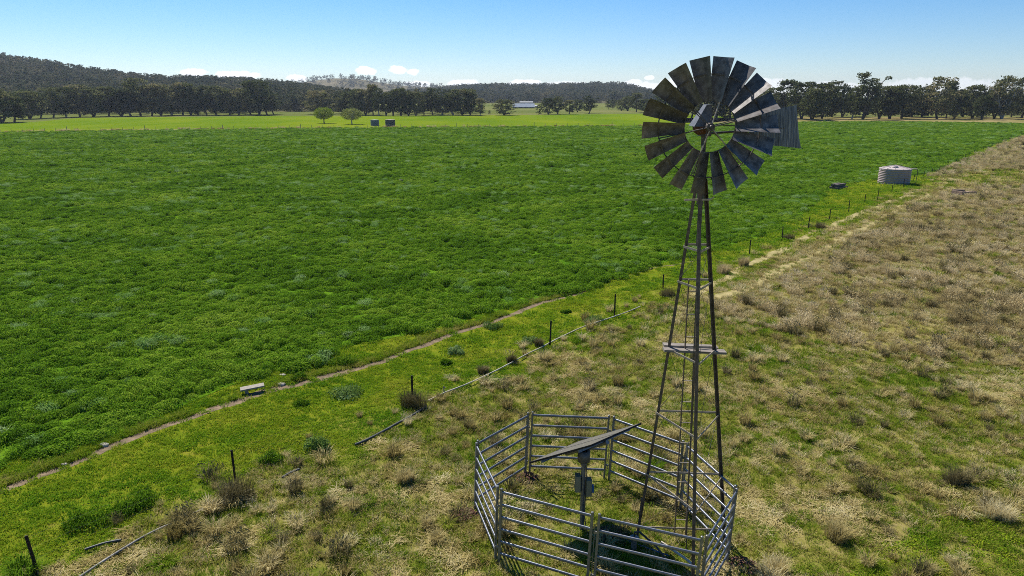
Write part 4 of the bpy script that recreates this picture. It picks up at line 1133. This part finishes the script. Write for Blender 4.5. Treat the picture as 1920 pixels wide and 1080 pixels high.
for i in range(6):
    a = R(63 + 10 + 60*i)
    mb = MB(); mb.rod(HUB + A*.09 + (wpt(.05, a)-HUB), wpt(.95, a, -.03), .012, n=6); sub(mb, 'spoke', M['girt'] if i in (0, 3, 4) else M['wheeliron'])
    mb = MB(); mb.rod(HUB - A*.11 + (wpt(.05, a)-HUB), wpt(.95, a+.05, -.05), .010, n=6); sub(mb, 'spoke', M['wheeliron'])
prof = []
tpos = [-.5, -.25, -.05, .10, .19, .26, .5]; slope = [.50, .55, .58, .64, 1.2, 1.45]
ax = 0; axs = [0]
for j in range(6): ax += slope[j]*(tpos[j+1]-tpos[j]); axs.append(ax)
am = axs[3]
for i in range(18):
    a = R(83 + 20*i); mb = MB(); vs = []
    nrr = 5
    for q in range(nrr):
        rad = RI + (RO-RI)*q/(nrr-1); ch = .195 + (.325-.195)*q/(nrr-1)
        rdir = Rt*math.cos(a) + Up*math.sin(a); tdir = Rt*math.sin(a) - Up*math.cos(a)      # clockwise tangent
        for j in range(7):
            vs.append(HUB + rdir*rad + tdir*tpos[j]*ch + A*((axs[j]-am)*ch))
    k = len(vs); nb = [v - A*.003 for v in vs]
    fs = [(q*7+j, q*7+j+1, (q+1)*7+j+1, (q+1)*7+j) for q in range(nrr-1) for j in range(6)]
    mb.add(vs + nb, fs + [tuple(x+k for x in f[::-1]) for f in fs], False)
    sub(mb, 'sail', M['blade'])
    mb = MB(); rdir = Rt*math.cos(a) + Up*math.sin(a); tdir = Rt*math.sin(a) - Up*math.cos(a)
    mb.bar(HUB + rdir*.95 - tdir*.12 - A*.03, HUB + rdir*.95 + tdir*.13 + A*.05, .012, .03, up=rdir); sub(mb, 'sail_clip', M['wheeliron'])
# gearbox behind the wheel
gc = HUB - A*.42
MXg = Matrix((Rt, -A, Up)).transposed()
mb = MB()
bowl = [(.0, -.17), (.10, -.165), (.17, -.12), (.20, -.03), (.21, .0)]
mb.lathe(bowl, 20); mb.v = [tuple(gc + MXg @ Vector((v[0]*.9-.05, v[1]*1.25, v[2]))) for v in mb.v]
mb.rod(HUB - A*.12, gc + A*.1, .06, n=12)
gb = mb.build('gearbox', M['rust'], wm)
mb = MB()
bt = [(-.26, -.28), (.09, -.28), (.09, .26), (-.26, .26)]; tp = [(-.03, -.16), (.07, -.16), (.07, .14), (-.03, .14)]
vs = [gc + MXg @ Vector((x, y, .0)) for x, y in bt] + [gc + MXg @ Vector((x, y, .40)) for x, y in tp]
vs = [v for v in vs]; mb.add(vs, [(0,1,5,4), (1,2,6,5), (2,3,7,6), (3,0,4,7), (4,5,6,7), (3,2,1,0)])
hd_ = mb.build('gearbox_hood', M['hood'], wm)
mb = MB(); mb.rod(gc, Vector((mt.x, mt.y, mt.z-.25)), .07, .05, n=12); mb.box(gc - Vector((0, 0, .13)), (.2, .3, .12), MXg); mb.build('turntable', M['wheeliron'], wm)
# tail folded to the right
TY0, TY1 = hubY + .42, hubY + .80
t0 = atY(1333, 250, TY0); t1 = atY(1470, 240, TY1)
mb = MB(); mb.rod(t0, t1, .022, n=8); mb.rod(t0 + Vector((0, 0, .16)), t1 + Vector((0, 0, .02)), .010, n=6); mb.build('tail_arm', M['wheeliron'], wm)
def tv(px, py): return atY(px, py, hubY + .42 + .36*(px-1333)/137.0)
outl = [tv(1404, 213), tv(1494, 197), tv(1494, 238), tv(1501, 278), tv(1450, 273), tv(1404, 262)]
# corrugated sheet: cut the outline into vertical flutes
mb = MB(); nv = 40; cols = []
tn = Vector((.36*0, 0, 0)); pdir = (tv(1500, 240)-tv(1400, 240)).normalized(); nr = pdir.cross(Up).normalized()
for j in range(nv+1):
    px = 1404 + 97*j/nv
    ty = float(np.interp(px, [1404, 1494, 1496, 1501], [213, 197, 238, 276])); by = float(np.interp(px, [1404, 1450, 1501], [262, 273, 278]))
    off = nr*(.008*math.sin(j*PI/1.0 + PI/2))
    cols.append([tv(px, ty) + off, tv(px, (ty+by)/2) + off, tv(px, by) + off])
vs = [p for c in cols for p in c]; k = len(vs)
fs = [(j*3+q, (j+1)*3+q, (j+1)*3+q+1, j*3+q+1) for j in range(nv) for q in range(2)]
mb.add(vs + [v + nr*.002 for v in vs], fs + [tuple(x+k for x in f[::-1]) for f in fs])
mb.build('tail_vane', M['vane'], wm)
